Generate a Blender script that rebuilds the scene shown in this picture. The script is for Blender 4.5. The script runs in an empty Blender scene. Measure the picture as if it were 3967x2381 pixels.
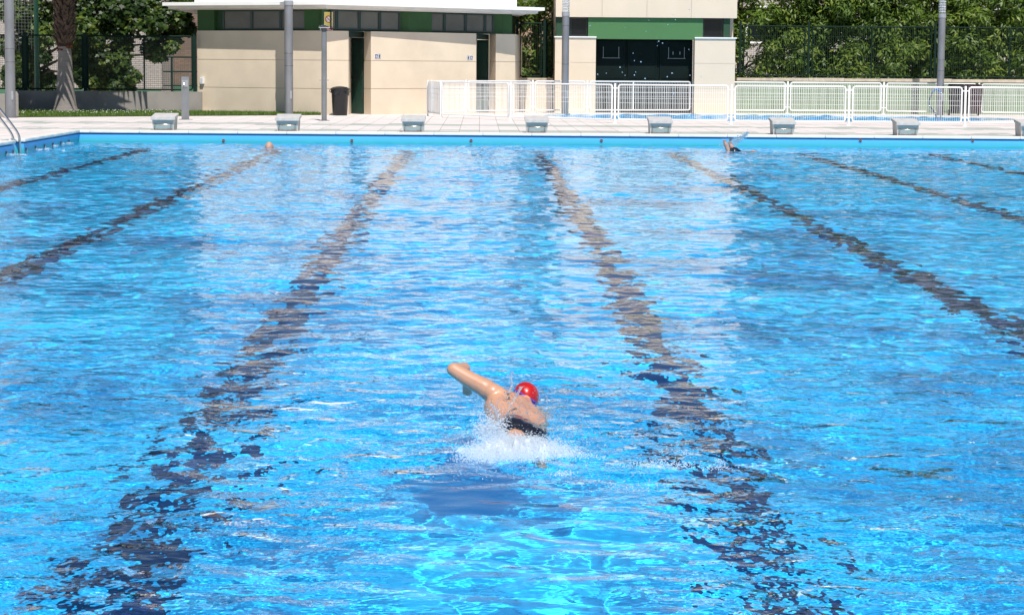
import bpy, bmesh, math, random
import numpy as np
from mathutils import Vector, Matrix

random.seed(7)
sc = bpy.context.scene
C = sc.collection
PI = math.pi
R = math.radians

# ------------------------------------------------------------------ camera
H = 1.30
FPX, W_, H_ = 9000.0, 3967.0, 2381.0
cam = bpy.data.cameras.new('camera')
cam_o = bpy.data.objects.new('camera', cam)
C.objects.link(cam_o)
cam.sensor_width = 36
cam.lens = FPX / W_ * 36
cam.clip_end = 3000
pitch, yaw, roll = math.atan(936 / 9000), math.atan(131 / 9000), 0.0075
fwd = Vector((math.sin(yaw) * math.cos(pitch), math.cos(yaw) * math.cos(pitch), -math.sin(pitch)))
ROT = fwd.to_track_quat('-Z', 'Y').to_matrix() @ Matrix.Rotation(roll, 3, 'Z')
cam_o.matrix_world = Matrix.Translation((0, 0, H)) @ ROT.to_4x4()
sc.camera = cam_o


def ray(px, py):
    return ROT @ Vector(((px - W_ / 2) / FPX, -(py - H_ / 2) / FPX, -1))


def at_z(px, py, z=0.0):
    d = ray(px, py)
    t = (z - H) / d.z
    return Vector((d.x * t, d.y * t, z))


def at_y(px, py, Y):
    d = ray(px, py)
    t = Y / d.y
    return Vector((d.x * t, Y, H + d.z * t))


def wx(px, A, B, py=200):
    """plan point where the line of sight of a photo column meets the plan line A-B"""
    d = ray(px, py)
    ax, ay = A[0], A[1]
    ux, uy = B[0] - ax, B[1] - ay
    det = d.x * -uy + ux * d.y
    s = (d.x * ay - d.y * ax) / -(det) if abs(det) > 1e-9 else 0
    # solve  t*d = A + s*u
    M = np.array([[d.x, -ux], [d.y, -uy]])
    t, s = np.linalg.solve(M, np.array([ax, ay]))
    return Vector((ax + s * ux, ay + s * uy, 0))


# ------------------------------------------------------------------ materials
MATS = {}


def mat(name, col, rough=.6, metal=0., var=0.0, scale=3.0, bump=0.0, bscale=40.0, spec=.5, stretch=None, col2=None, **kw):
    if name in MATS:
        return MATS[name]
    m = bpy.data.materials.new(name)
    m.use_nodes = True
    nt = m.node_tree
    b = nt.nodes['Principled BSDF']
    b.inputs['Base Color'].default_value = (*col, 1)
    b.inputs['Roughness'].default_value = rough
    b.inputs['Metallic'].default_value = metal
    b.inputs['Specular IOR Level'].default_value = spec
    for k, v in kw.items():
        b.inputs[k.replace('_', ' ')].default_value = v
    tc = nt.nodes.new('ShaderNodeTexCoord')
    mp = nt.nodes.new('ShaderNodeMapping')
    nt.links.new(tc.outputs['Object'], mp.inputs[0])
    if stretch:
        mp.inputs['Scale'].default_value = stretch
    if var > 0:
        n = nt.nodes.new('ShaderNodeTexNoise')
        n.inputs['Scale'].default_value = scale
        n.inputs['Detail'].default_value = 6
        nt.links.new(mp.outputs[0], n.inputs['Vector'])
        mx = nt.nodes.new('ShaderNodeMix')
        mx.data_type = 'RGBA'
        c2 = col2 if col2 else tuple(c * (1 - var) for c in col)
        mx.inputs['A'].default_value = (*col, 1)
        mx.inputs['B'].default_value = (*c2, 1)
        rp = nt.nodes.new('ShaderNodeMapRange')
        rp.inputs['From Min'].default_value = .38
        rp.inputs['From Max'].default_value = .66
        nt.links.new(n.outputs[0], rp.inputs[0])
        nt.links.new(rp.outputs[0], mx.inputs['Factor'])
        nt.links.new(mx.outputs['Result'], b.inputs['Base Color'])
    if bump > 0:
        n2 = nt.nodes.new('ShaderNodeTexNoise')
        n2.inputs['Scale'].default_value = bscale
        n2.inputs['Detail'].default_value = 5
        nt.links.new(mp.outputs[0], n2.inputs['Vector'])
        bp = nt.nodes.new('ShaderNodeBump')
        bp.inputs['Strength'].default_value = bump
        bp.inputs['Distance'].default_value = .01
        nt.links.new(n2.outputs[0], bp.inputs['Height'])
        nt.links.new(bp.outputs[0], b.inputs['Normal'])
    MATS[name] = m
    return m


def leaf_mat(name, c1, c2, c3, trans=.35):
    m = bpy.data.materials.new(name)
    m.use_nodes = True
    nt = m.node_tree
    for n in list(nt.nodes):
        nt.nodes.remove(n)
    out = nt.nodes.new('ShaderNodeOutputMaterial')
    at = nt.nodes.new('ShaderNodeAttribute')
    at.attribute_name = 'tone'
    cr = nt.nodes.new('ShaderNodeValToRGB')
    e = cr.color_ramp.elements
    e[0].color = (*c1, 1)
    e[1].color = (*c3, 1)
    x = e.new(.55)
    x.color = (*c2, 1)
    nt.links.new(at.outputs['Fac'], cr.inputs[0])
    p = nt.nodes.new('ShaderNodeBsdfPrincipled')
    p.inputs['Roughness'].default_value = .45
    p.inputs['Specular IOR Level'].default_value = .4
    t = nt.nodes.new('ShaderNodeBsdfTranslucent')
    nt.links.new(cr.outputs[0], p.inputs['Base Color'])
    nt.links.new(cr.outputs[0], t.inputs[0])
    mx = nt.nodes.new('ShaderNodeMixShader')
    mx.inputs[0].default_value = trans
    nt.links.new(p.outputs[0], mx.inputs[1])
    nt.links.new(t.outputs[0], mx.inputs[2])
    nt.links.new(mx.outputs[0], out.inputs[0])
    return m


def brick_mat(name, c1, c2, mortar, axis='XZ', bw=.24, rh=.07):
    m = bpy.data.materials.new(name)
    m.use_nodes = True
    nt = m.node_tree
    b = nt.nodes['Principled BSDF']
    b.inputs['Roughness'].default_value = .85
    tc = nt.nodes.new('ShaderNodeTexCoord')
    sp = nt.nodes.new('ShaderNodeSeparateXYZ')
    cb = nt.nodes.new('ShaderNodeCombineXYZ')
    nt.links.new(tc.outputs['Object'], sp.inputs[0])
    ad = nt.nodes.new('ShaderNodeMath')
    ad.operation = 'ADD'
    nt.links.new(sp.outputs[0], ad.inputs[0])
    nt.links.new(sp.outputs[1], ad.inputs[1])
    nt.links.new(ad.outputs[0], cb.inputs[0])
    nt.links.new(sp.outputs[2], cb.inputs[1])
    br = nt.nodes.new('ShaderNodeTexBrick')
    br.inputs['Color1'].default_value = (*c1, 1)
    br.inputs['Color2'].default_value = (*c2, 1)
    br.inputs['Mortar'].default_value = (*mortar, 1)
    br.inputs['Scale'].default_value = 1
    br.inputs['Brick Width'].default_value = bw
    br.inputs['Row Height'].default_value = rh
    br.inputs['Mortar Size'].default_value = .011
    nt.links.new(cb.outputs[0], br.inputs['Vector'])
    nt.links.new(br.outputs[0], b.inputs['Base Color'])
    return m


# ------------------------------------------------------------------ mesh builder
class MB:
    def __init__(s):
        s.v, s.f = [], []

    def add(s, vs, fs):
        o = len(s.v)
        s.v += [tuple(v) for v in vs]
        s.f += [tuple(i + o for i in f) for f in fs]
        return s

    def box(s, x0, x1, y0, y1, z0, z1):
        return s.add([(x, y, z) for z in (z0, z1) for y in (y0, y1) for x in (x0, x1)],
                     [(0, 2, 3, 1), (4, 5, 7, 6), (0, 1, 5, 4), (2, 6, 7, 3), (0, 4, 6, 2), (1, 3, 7, 5)])

    def hexa(s, b4, t4):
        return s.add(list(b4) + list(t4), [(3, 2, 1, 0), (4, 5, 6, 7), (0, 1, 5, 4), (1, 2, 6, 5), (2, 3, 7, 6), (3, 0, 4, 7)])

    def bar(s, p, q, w, h=None, up=Vector((0, 0, 1))):
        p, q = Vector(p), Vector(q)
        h = h or w
        d = (q - p).normalized()
        if abs(d.dot(up)) > .95:
            up = Vector((0, 1, 0))
        a = d.cross(up).normalized() * w / 2
        b = a.cross(d).normalized() * h / 2
        return s.hexa([p - a - b, p + a - b, p + a + b, p - a + b], [q - a - b, q + a - b, q + a + b, q - a + b])

    def tube(s, pts, r, n=8, caps=True):
        pts = [Vector(p) for p in pts]
        rs = r if isinstance(r, (list, tuple)) else [r] * len(pts)
        o = len(s.v)
        prev = None
        for i, p in enumerate(pts):
            d = (pts[min(i + 1, len(pts) - 1)] - pts[max(i - 1, 0)]).normalized()
            if prev is None:
                a = d.cross(Vector((0, 0, 1)))
                if a.length < .1:
                    a = d.cross(Vector((0, 1, 0)))
            else:
                a = prev - d * prev.dot(d)
            a.normalize()
            prev = a
            b = d.cross(a)
            for k in range(n):
                t = 2 * PI * k / n
                s.v.append(tuple(p + a * math.cos(t) * rs[i] + b * math.sin(t) * rs[i]))
        for i in range(len(pts) - 1):
            for k in range(n):
                k2 = (k + 1) % n
                s.f.append((o + i * n + k, o + i * n + k2, o + (i + 1) * n + k2, o + (i + 1) * n + k))
        if caps:
            s.f.append(tuple(o + k for k in range(n))[::-1])
            s.f.append(tuple(o + (len(pts) - 1) * n + k for k in range(n)))
        return s

    def lathe(s, prof, c=(0, 0, 0), n=24, close=True):
        o = len(s.v)
        for r, z in prof:
            for k in range(n):
                t = 2 * PI * k / n
                s.v.append((c[0] + r * math.cos(t), c[1] + r * math.sin(t), c[2] + z))
        for i in range(len(prof) - 1):
            for k in range(n):
                k2 = (k + 1) % n
                s.f.append((o + i * n + k, o + i * n + k2, o + (i + 1) * n + k2, o + (i + 1) * n + k))
        if close:
            s.f.append(tuple(o + k for k in range(n))[::-1])
            s.f.append(tuple(o + (len(prof) - 1) * n + k for k in range(n)))
        return s

    def prism(s, poly, z0, z1):
        n = len(poly)
        vs = [(p[0], p[1], z0) for p in poly] + [(p[0], p[1], z1) for p in poly]
        fs = [tuple(range(n))[::-1], tuple(range(n, 2 * n))] + [(i, (i + 1) % n, n + (i + 1) % n, n + i) for i in range(n)]
        return s.add(vs, fs)

    def strip(s, pts, t, z0, z1, off=0.0):
        """mitred wall along a plan polyline; thickness goes to +Y side (left normal), front at offset off"""
        pts = [Vector((p[0], p[1])) for p in pts]
        fr, bk = [], []
        for i, p in enumerate(pts):
            ns = []
            if i > 0:
                d = (p - pts[i - 1]).normalized()
                ns.append(Vector((-d.y, d.x)))
            if i < len(pts) - 1:
                d = (pts[i + 1] - p).normalized()
                ns.append(Vector((-d.y, d.x)))
            if len(ns) == 2:
                m = (ns[0] + ns[1]).normalized()
                m = m / max(.35, m.dot(ns[0]))
            else:
                m = ns[0]
            fr.append(p + m * off)
            bk.append(p + m * (off + t))
        n = len(pts)
        vs = [(*p, z0) for p in fr] + [(*p, z1) for p in fr] + [(*p, z0) for p in bk] + [(*p, z1) for p in bk]
        fs = []
        for i in range(n - 1):
            fs += [(i, i + 1, n + i + 1, n + i), (3 * n + i, 3 * n + i + 1, 2 * n + i + 1, 2 * n + i),
                   (n + i, n + i + 1, 3 * n + i + 1, 3 * n + i), (2 * n + i, 2 * n + i + 1, i + 1, i)]
        fs += [(0, n, 3 * n, 2 * n), (n - 1, 3 * n - 1, 4 * n - 1, 2 * n - 1)]
        return s.add(vs, fs)

    def ball(s, c, r, nu=12, nv=8, M=None):
        r = r if isinstance(r, (tuple, list)) else (r, r, r)
        o = len(s.v)
        c = Vector(c)
        vs = [Vector((0, 0, 1))] + [Vector((math.sin(PI * j / nv) * math.cos(2 * PI * i / nu), math.sin(PI * j / nv) * math.sin(2 * PI * i / nu), math.cos(PI * j / nv)))
                                    for j in range(1, nv) for i in range(nu)] + [Vector((0, 0, -1))]
        for v in vs:
            q = Vector((v.x * r[0], v.y * r[1], v.z * r[2]))
            if M is not None:
                q = M @ q
            s.v.append(tuple(c + q))
        for i in range(nu):
            s.f.append((o, o + 1 + i, o + 1 + (i + 1) % nu))
            for j in range(nv - 2):
                a = o + 1 + j * nu
                s.f.append((a + i, a + nu + i, a + nu + (i + 1) % nu, a + (i + 1) % nu))
            a = o + 1 + (nv - 2) * nu
            s.f.append((a + i, len(s.v) - 1, a + (i + 1) % nu))
        return s

    def build(s, name, m, parent=None, smooth=False, off=None, bevel=0.0):
        me = bpy.data.meshes.new(name)
        vs = s.v
        if off is not None:
            vs = [(v[0] - off[0], v[1] - off[1], v[2] - off[2]) for v in vs]
        me.from_pydata(vs, [], s.f)
        me.materials.append(m)
        bm = bmesh.new()
        bm.from_mesh(me)
        bmesh.ops.recalc_face_normals(bm, faces=bm.faces)
        if bevel > 0:
            bmesh.ops.bevel(bm, geom=list(bm.edges), offset=bevel, segments=2, affect='EDGES', profile=.6)
        bm.to_mesh(me)
        bm.free()
        if smooth:
            for p in me.polygons:
                p.use_smooth = True
            try:
                me.set_sharp_from_angle(angle=R(40))
            except Exception:
                pass
        o = bpy.data.objects.new(name, me)
        C.objects.link(o)
        if parent:
            o.parent = parent
        return o


def tag(o, label=None, cat=None, group=None, kind=None):
    if label:
        o['label'] = label
    if cat:
        o['category'] = cat
    if group:
        o['group'] = group
    if kind:
        o['kind'] = kind
    return o


def thing(name, label, cat, loc=(0, 0, 0), rz=0, group=None):
    o = bpy.data.objects.new(name, None)
    o.empty_display_size = .2
    C.objects.link(o)
    o.location = loc
    o.rotation_euler = (0, 0, rz)
    return tag(o, label, cat, group)


def copy_tree(o, parent=None):
    c = o.copy()
    C.objects.link(c)
    c.parent = parent
    for ch in [x for x in bpy.data.objects if x.parent == o]:
        copy_tree(ch, c)
    return c


def np_mesh(name, V, F, m, parent=None, smooth=False, tone=None):
    V = np.asarray(V, dtype=np.float32)
    F = np.asarray(F, dtype=np.int32)
    me = bpy.data.meshes.new(name)
    me.vertices.add(len(V))
    me.vertices.foreach_set('co', V.ravel())
    k = F.shape[1]
    me.loops.add(F.size)
    me.loops.foreach_set('vertex_index', F.ravel())
    me.polygons.add(len(F))
    me.polygons.foreach_set('loop_start', np.arange(0, F.size, k, dtype=np.int32))
    if smooth:
        me.polygons.foreach_set('use_smooth', np.ones(len(F), bool))
    me.update()
    me.validate()
    if tone is not None:
        a = me.attributes.new('tone', 'FLOAT', 'FACE')
        a.data.foreach_set('value', np.asarray(tone, dtype=np.float32))
    me.materials.append(m)
    o = bpy.data.objects.new(name, me)
    C.objects.link(o)
    if parent:
        o.parent = parent
    return o


# ------------------------------------------------------------------ light
EL, AZ = R(56), R(13)
w = bpy.data.worlds.new("World")
sc.world = w
w.use_nodes = True
nt = w.node_tree
sky = nt.nodes.new('ShaderNodeTexSky')
sky.sky_type = 'NISHITA'
sky.sun_disc = False
sky.sun_elevation = EL
sky.sun_rotation = PI - AZ
sky.air_density = 1.0
sky.dust_density = .2
sky.altitude = 900
bg = nt.nodes['Background']
bg.inputs[1].default_value = .085
nt.links.new(sky.outputs[0], bg.inputs[0])
sun = bpy.data.lights.new('sun', 'SUN')
sun.energy = 5.0
sun.angle = R(.5)
sun.color = (1, .955, .89)
sun.cycles.is_caustics_light = True
sun_o = bpy.data.objects.new('sun', sun)
C.objects.link(sun_o)
sdir = Vector((math.sin(AZ) * math.cos(EL), -math.cos(AZ) * math.cos(EL), math.sin(EL)))
sun_o.rotation_euler = sdir.to_track_quat('Z', 'Y').to_euler()
sc.view_settings.view_transform = 'Standard'
sc.view_settings.look = 'None'
sc.view_settings.exposure = 0.15
sc.cycles.use_denoising = True
sc.cycles.max_bounces = 10
sc.cycles.transparent_max_bounces = 12
sc.cycles.sample_clamp_indirect = 6

# ------------------------------------------------------------------ pool
WZ, DEP = -.21, 1.62
PX0, PX1, PY0, PY1 = -7.72, 17.6, .9, 45.0
NY0, NY1, ND = 38.75, 39.55, .28            # ladder niche in the left side
rng = np.random.default_rng(11)


def wave_set(n, l0, l1, amp, seed, dirbias=None):
    g = np.random.default_rng(seed)
    out = []
    for i in range(n):
        lam = math.exp(g.uniform(math.log(l0), math.log(l1)))
        th = g.uniform(-PI, PI) if dirbias is None else g.normal(dirbias, .9)
        out.append((2 * PI / lam, th, amp * lam, g.uniform(0, 2 * PI)))
    return out


W1 = wave_set(64, .13, .55, .00142, 5)
W2 = wave_set(14, .6, 2.2, .0012, 8)
W3 = wave_set(30, .075, .17, .0030, 9)
SW = (.19, 9.25)        # where the swimmer kicks
# hand-laid wake crests: (x, y, length dir angle, length, width, height)


def noise_field(X, Y, seed, scale):
    g = np.random.default_rng(seed)
    z = np.zeros_like(X)
    for i in range(7):
        th = g.uniform(-PI, PI)
        k = 2 * PI / scale * g.uniform(.6, 1.6)
        z += np.sin(k * (X * math.cos(th) + Y * math.sin(th)) + g.uniform(0, 6.28))
    return z / 2.6


def water_h(X, Y):
    Z = np.zeros_like(X)
    n1 = noise_field(X, Y, 21, 3.0)
    a1 = np.clip(1.0 + .35 * n1, .45, 1.6)
    # the kicked, churned lane behind the swimmer: flatter swell, finer ripple
    wake = np.exp(-((X - SW[0]) / (.55 + .18 * np.abs(SW[1] - Y))) ** 2) / (1 + np.exp((Y - 10.1) * 3))
    near = 1 / (1 + np.exp((Y - 10.8) * 1.6))
    far = np.clip((Y - 14) / 25, 0, 1)
    for k, th, A, ph in W1:
        Z += A * np.sin(k * (X * math.cos(th) + Y * math.sin(th)) + ph) * (1 + .5 * np.sin(.7 * X + ph) * np.sin(.5 * Y + 2 * ph))
    Z *= a1 * (1 - .25 * wake) * (1 + .1 * near) * (1 + .12 * far)
    for k, th, A, ph in W2:
        Z += A * np.sin(k * (X * math.cos(th) + Y * math.sin(th)) + ph) * (1 - .4 * wake)
    # rings and wake crests thrown off by the swimmer
    r = np.sqrt((X - SW[0]) ** 2 + (Y - SW[1]) ** 2) + 1e-3
    ph = noise_field(X, Y, 4, 1.2) * .8
    Z += .0050 * np.sin(2 * PI * r / .34 + ph) * np.exp(-r / 1.4) * (1 - np.exp(-r / .35))
    for sgn, ang in ((-1, .62), (1, .62)):
        dx, dy = X - SW[0], SW[1] + .5 - Y
        d = sgn * dx * math.cos(ang) - dy * math.sin(ang)
        al = sgn * dx * math.sin(ang) + dy * math.cos(ang)
        wob = d + .05 * np.sin(al * 5.1) + .03 * np.sin(al * 11 + 1)
        Z += .0050 * np.cos(2 * PI * wob / .30) * np.exp(-(d / .48) ** 2) * np.exp(-al / 3.2) * (al > 0) * np.clip(al / .35, 0, 1) * (1 + .4 * np.sin(al * 6 + 2 * d))
    return Z


def wz_at(x, y):
    return WZ + float(water_h(np.array([[float(x)]]), np.array([[float(y)]]))[0, 0])


ys = [PY0]
while ys[-1] < 6.0:
    ys.append(ys[-1] + .06)
while ys[-1] < PY1 - .05:
    ys.append(ys[-1] + max(.0125, .0015 * ys[-1]))
ys.append(PY1)
xr = [0.0]
while xr[-1] < 3.0:
    xr.append(xr[-1] + .0135)
while xr[-1] < 18:
    xr.append(xr[-1] + min(.05, .0135 + .006 * (xr[-1] - 3.0)))
xl = [-v for v in xr[1:] if -v > PX0 + .03][::-1]
xs = np.array([PX0] + xl + [v for v in xr if v < PX1 - .03] + [PX1])
ys = np.array(ys)
X, Y = np.meshgrid(xs, ys)
edge = np.clip(np.minimum(PY1 - Y, np.minimum(X - PX0, PX1 - X)) / .5, 0, 1)
Z = WZ + water_h(X, Y) * (.35 + .65 * edge)
nx, ny = len(xs), len(ys)
idx = np.arange(nx * ny).reshape(ny, nx)
Fq = np.stack([idx[:-1, :-1], idx[:-1, 1:], idx[1:, 1:], idx[1:, :-1]], -1).reshape(-1, 4)


def water_mat(name, bump, bs):
    m = bpy.data.materials.new(name)
    m.use_nodes = True
    nt = m.node_tree
    nt.nodes.remove(nt.nodes['Principled BSDF'])
    rf = nt.nodes.new('ShaderNodeBsdfRefraction')
    rf.inputs['Roughness'].default_value = 0
    rf.inputs['IOR'].default_value = 1.333
    # the caustic solver leaves out the n^2 gain of radiance under water (1.333^2 = 1.78); it is put back here
    k = 1.333
    rf.inputs['Color'].default_value = (.80 * k, .965 * k, 1.0 * k, 1)
    gs = nt.nodes.new('ShaderNodeBsdfGlossy')
    gs.inputs['Roughness'].default_value = 0
    gs.inputs['Color'].default_value = (1, 1, 1, 1)
    fr = nt.nodes.new('ShaderNodeFresnel')
    fr.inputs['IOR'].default_value = 1.23
    ms = nt.nodes.new('ShaderNodeMixShader')
    nt.links.new(fr.outputs[0], ms.inputs[0])
    nt.links.new(rf.outputs[0], ms.inputs[1])
    nt.links.new(gs.outputs[0], ms.inputs[2])
    nt.links.new(ms.outputs[0], nt.nodes['Material Output'].inputs[0])
    if bump:
        tc = nt.nodes.new('ShaderNodeTexCoord')
        n = nt.nodes.new('ShaderNodeTexNoise')
        n.inputs['Scale'].default_value = bs
        n.inputs['Detail'].default_value = 2
        n.inputs['Roughness'].default_value = .5
        nt.links.new(tc.outputs['Object'], n.inputs['Vector'])
        n3 = nt.nodes.new('ShaderNodeAttribute')
        n3.attribute_name = 'churn'
        mu = nt.nodes.new('ShaderNodeMath')
        mu.operation = 'MULTIPLY'
        mu.inputs[1].default_value = bump
        nt.links.new(n3.outputs['Fac'], mu.inputs[0])
        bp = nt.nodes.new('ShaderNodeBump')
        bp.inputs['Distance'].default_value = .018
        nt.links.new(mu.outputs[0], bp.inputs['Strength'])
        n4 = nt.nodes.new('ShaderNodeTexNoise')
        n4.inputs['Scale'].default_value = 4.2
        n4.inputs['Detail'].default_value = 1
        nt.links.new(tc.outputs['Object'], n4.inputs['Vector'])
        ma = nt.nodes.new('ShaderNodeMath')
        ma.operation = 'MULTIPLY_ADD'
        ma.inputs[1].default_value = 2.6
        nt.links.new(n4.outputs[0], ma.inputs[0])
        nt.links.new(n.outputs[0], ma.inputs[2])
        nt.links.new(ma.outputs[0], bp.inputs['Height'])
        for nd in (rf, gs, fr):
            nt.links.new(bp.outputs[0], nd.inputs['Normal'])
    return m


def churn(X, Y):
    near = 1 / (1 + np.exp((Y - 10.9) * 1.3))
    n2 = np.clip(noise_field(X, Y, 33, 1.1) * .7 + .5, 0.05, 1.3)
    calm = np.exp(-((X - SW[0] + .1) / .60) ** 4) * np.clip((8.9 - Y) / .8, 0, 1)
    return np.clip(near * (n2 + .35) * 1.1 * (1 - .88 * calm) + .30 * (1 - .6 * calm), 0, 1.8)


water = np_mesh('pool_water', np.stack([X, Y, Z], -1).reshape(-1, 3), Fq, water_mat('water', .8, 11), smooth=True)
tag(water, 'rippling clear blue water filling the swimming pool', kind='structure')
water.cycles.is_caustics_caster = True
_a = water.data.attributes.new('churn', 'FLOAT', 'POINT')
_a.data.foreach_set('value', churn(X, Y).astype(np.float32).ravel())


def pool_paint(name, col, col2, lowtint=False):
    m = bpy.data.materials.new(name)
    m.use_nodes = True
    nt = m.node_tree
    b = nt.nodes['Principled BSDF']
    b.inputs['Roughness'].default_value = .45
    tc = nt.nodes.new('ShaderNodeTexCoord')
    n = nt.nodes.new('ShaderNodeTexNoise')
    n.inputs['Scale'].default_value = .7
    n.inputs['Detail'].default_value = 5
    nt.links.new(tc.outputs['Object'], n.inputs['Vector'])
    mx = nt.nodes.new('ShaderNodeMix')
    mx.data_type = 'RGBA'
    mx.inputs['A'].default_value = (*col, 1)
    mx.inputs['B'].default_value = (*col2, 1)
    nt.links.new(n.outputs[0], mx.inputs['Factor'])
    last = mx.outputs['Result']
    if lowtint:      # greener tint towards the waterline
        sp = nt.nodes.new('ShaderNodeSeparateXYZ')
        nt.links.new(tc.outputs['Object'], sp.inputs[0])
        mr = nt.nodes.new('ShaderNodeMapRange')
        mr.inputs['From Min'].default_value = -.10
        mr.inputs['From Max'].default_value = -.19
        nt.links.new(sp.outputs[2], mr.inputs[0])
        m2 = nt.nodes.new('ShaderNodeMix')
        m2.data_type = 'RGBA'
        nt.links.new(mr.outputs[0], m2.inputs['Factor'])
        nt.links.new(last, m2.inputs['A'])
        m2.inputs['B'].default_value = (.035, .36, .42, 1)
        last = m2.outputs['Result']
    nt.links.new(last, b.inputs['Base Color'])
    return m


paint = pool_paint('pool_paint', (.030, .485, .80), (.026, .45, .76))
wall_paint = pool_paint('pool_wall_paint', (.085, .42, .80), (.075, .39, .76), True)
navy = mat('navy_tile', (.006, .016, .085), .4, var=.3, scale=2)
ZB = WZ - DEP
receivers = []
b = MB()
b.box(PX0 - .6, PX1 + .6, PY0 - .6, PY1 + .6, ZB - .3, ZB)
receivers.append(tag(b.build('pool_floor', paint), 'light blue painted pool floor under the water', kind='structure'))
b = MB()
b.box(PX0 - .5, PX1 + .5, PY1, PY1 + .5, ZB - .1, -.075)
b.box(PX0 - .5, PX1 + .5, PY0 - .5, PY0, ZB - .1, -.075)
b.box(PX1, PX1 + .5, PY0, PY1, ZB - .1, -.075)
b.box(PX0 - .5, PX0, PY0, NY0, ZB - .1, -.075)
b.box(PX0 - .5, PX0, NY1, PY1, ZB - .1, -.075)
b.box(PX0 - .5, PX0 - ND, NY0, NY1, ZB - .1, -.075)
receivers.append(tag(b.build('pool_wall', wall_paint), 'bright blue painted pool walls above and below the waterline', kind='structure'))
# recessed gap under the coping, its shadow painted in as dark blue
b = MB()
gp = mat('coping_gap_shade', (.03, .16, .36), .6)
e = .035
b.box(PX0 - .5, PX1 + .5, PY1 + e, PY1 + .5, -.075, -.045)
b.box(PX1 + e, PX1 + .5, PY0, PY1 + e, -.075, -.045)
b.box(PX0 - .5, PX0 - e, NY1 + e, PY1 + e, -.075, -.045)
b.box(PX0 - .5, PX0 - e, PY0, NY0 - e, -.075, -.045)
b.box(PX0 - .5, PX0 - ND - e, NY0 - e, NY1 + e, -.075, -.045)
tag(b.build('pool_wall_gap', gp), 'recessed joint under the pool coping, its shadow painted dark blue', kind='structure')
LANE = [at_y(px, 512, 45.3).x for px in (633, 1113.5, 1600.5, 2080, 2559, 3036, 3516, 3996)]
step = (LANE[-1] - LANE[0]) / 7
for k in range(10):
    x = LANE[0] + step * k
    b = MB()
    b.box(x - .12, x + .12, 2.6, PY1 - 2.0, ZB, ZB + .004)
    b.box(x - .5, x + .5, PY1 - 2.0, PY1 - 1.75, ZB, ZB + .004)
    receivers.append(tag(b.build('lane_marking', navy), 'dark navy lane line painted along the pool floor', kind='structure'))
for o in receivers:
    o.cycles.is_caustics_receiver = True


# ------------------------------------------------------------------ deck
def deck_mat():
    m = bpy.data.materials.new('deck_tiles')
    m.use_nodes = True
    nt = m.node_tree
    b = nt.nodes['Principled BSDF']
    b.inputs['Roughness'].default_value = .7
    L = nt.links.new
    N = nt.nodes.new
    tc = N('ShaderNodeTexCoord')
    br = N('ShaderNodeTexBrick')
    br.offset = 0
    br.inputs['Scale'].default_value = 1
    br.inputs['Brick Width'].default_value = .4
    br.inputs['Row Height'].default_value = .4
    br.inputs['Mortar Size'].default_value = .008
    br.inputs['Color1'].default_value = (.76, .69, .66, 1)
    br.inputs['Color2'].default_value = (.72, .655, .625, 1)
    br.inputs['Mortar'].default_value = (.42, .38, .35, 1)
    L(tc.outputs['Object'], br.inputs['Vector'])
    b2 = N('ShaderNodeTexBrick')
    b2.offset = 0
    for k in ('Scale', 'Brick Width', 'Row Height', 'Mortar Size'):
        b2.inputs[k].default_value = br.inputs[k].default_value
    b2.inputs['Color1'].default_value = (.50, .52, .47, 1)
    b2.inputs['Color2'].default_value = (.38, .41, .36, 1)
    b2.inputs['Mortar'].default_value = (.3, .3, .27, 1)
    L(tc.outputs['Object'], b2.inputs['Vector'])
    sn = N('ShaderNodeVectorMath')
    sn.operation = 'SNAP'
    sn.inputs[1].default_value = (.4, .4, 10)
    L(tc.outputs['Object'], sn.inputs[0])
    wn = N('ShaderNodeTexWhiteNoise')
    L(sn.outputs[0], wn.inputs['Vector'])
    sp = N('ShaderNodeSeparateXYZ')
    L(sn.outputs[0], sp.inputs[0])
    # bands of grey-green tile: one along the pool end, one along the white fence

    def band(c, hw):
        a = N('ShaderNodeMath'); a.operation = 'SUBTRACT'; a.inputs[1].default_value = c
        L(sp.outputs[1], a.inputs[0])
        a2 = N('ShaderNodeMath'); a2.operation = 'ABSOLUTE'
        L(a.outputs[0], a2.inputs[0])
        a3 = N('ShaderNodeMapRange')
        a3.inputs['From Min'].default_value = hw + .9
        a3.inputs['From Max'].default_value = hw - .3
        L(a2.outputs[0], a3.inputs[0])
        return a3.outputs[0]
    s1, s2 = band(PY1 + .9, .45), band(PY1 + 5.6, .5)
    mx = N('ShaderNodeMath'); mx.operation = 'MAXIMUM'
    L(s1, mx.inputs[0]); L(s2, mx.inputs[1])
    gt = N('ShaderNodeMath'); gt.operation = 'GREATER_THAN'
    L(mx.outputs[0], gt.inputs[0]); L(wn.outputs[0], gt.inputs[1])
    mc = N('ShaderNodeMix'); mc.data_type = 'RGBA'
    L(gt.outputs[0], mc.inputs['Factor'])
    L(br.outputs[0], mc.inputs['A']); L(b2.outputs[0], mc.inputs['B'])
    ns = N('ShaderNodeTexNoise'); ns.inputs['Scale'].default_value = 1.3; ns.inputs['Detail'].default_value = 8
    L(tc.outputs['Object'], ns.inputs['Vector'])
    mr = N('ShaderNodeMapRange'); mr.inputs['From Min'].default_value = .35; mr.inputs['From Max'].default_value = .75
    mr.inputs['To Min'].default_value = 1; mr.inputs['To Max'].default_value = .82
    L(ns.outputs[0], mr.inputs[0])
    mm = N('ShaderNodeMix'); mm.data_type = 'RGBA'; mm.blend_type = 'MULTIPLY'; mm.inputs['Factor'].default_value = 1
    L(mc.outputs['Result'], mm.inputs['A']); L(mr.outputs[0], mm.inputs['B'])
    L(mm.outputs['Result'], b.inputs['Base Color'])
    return m


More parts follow.
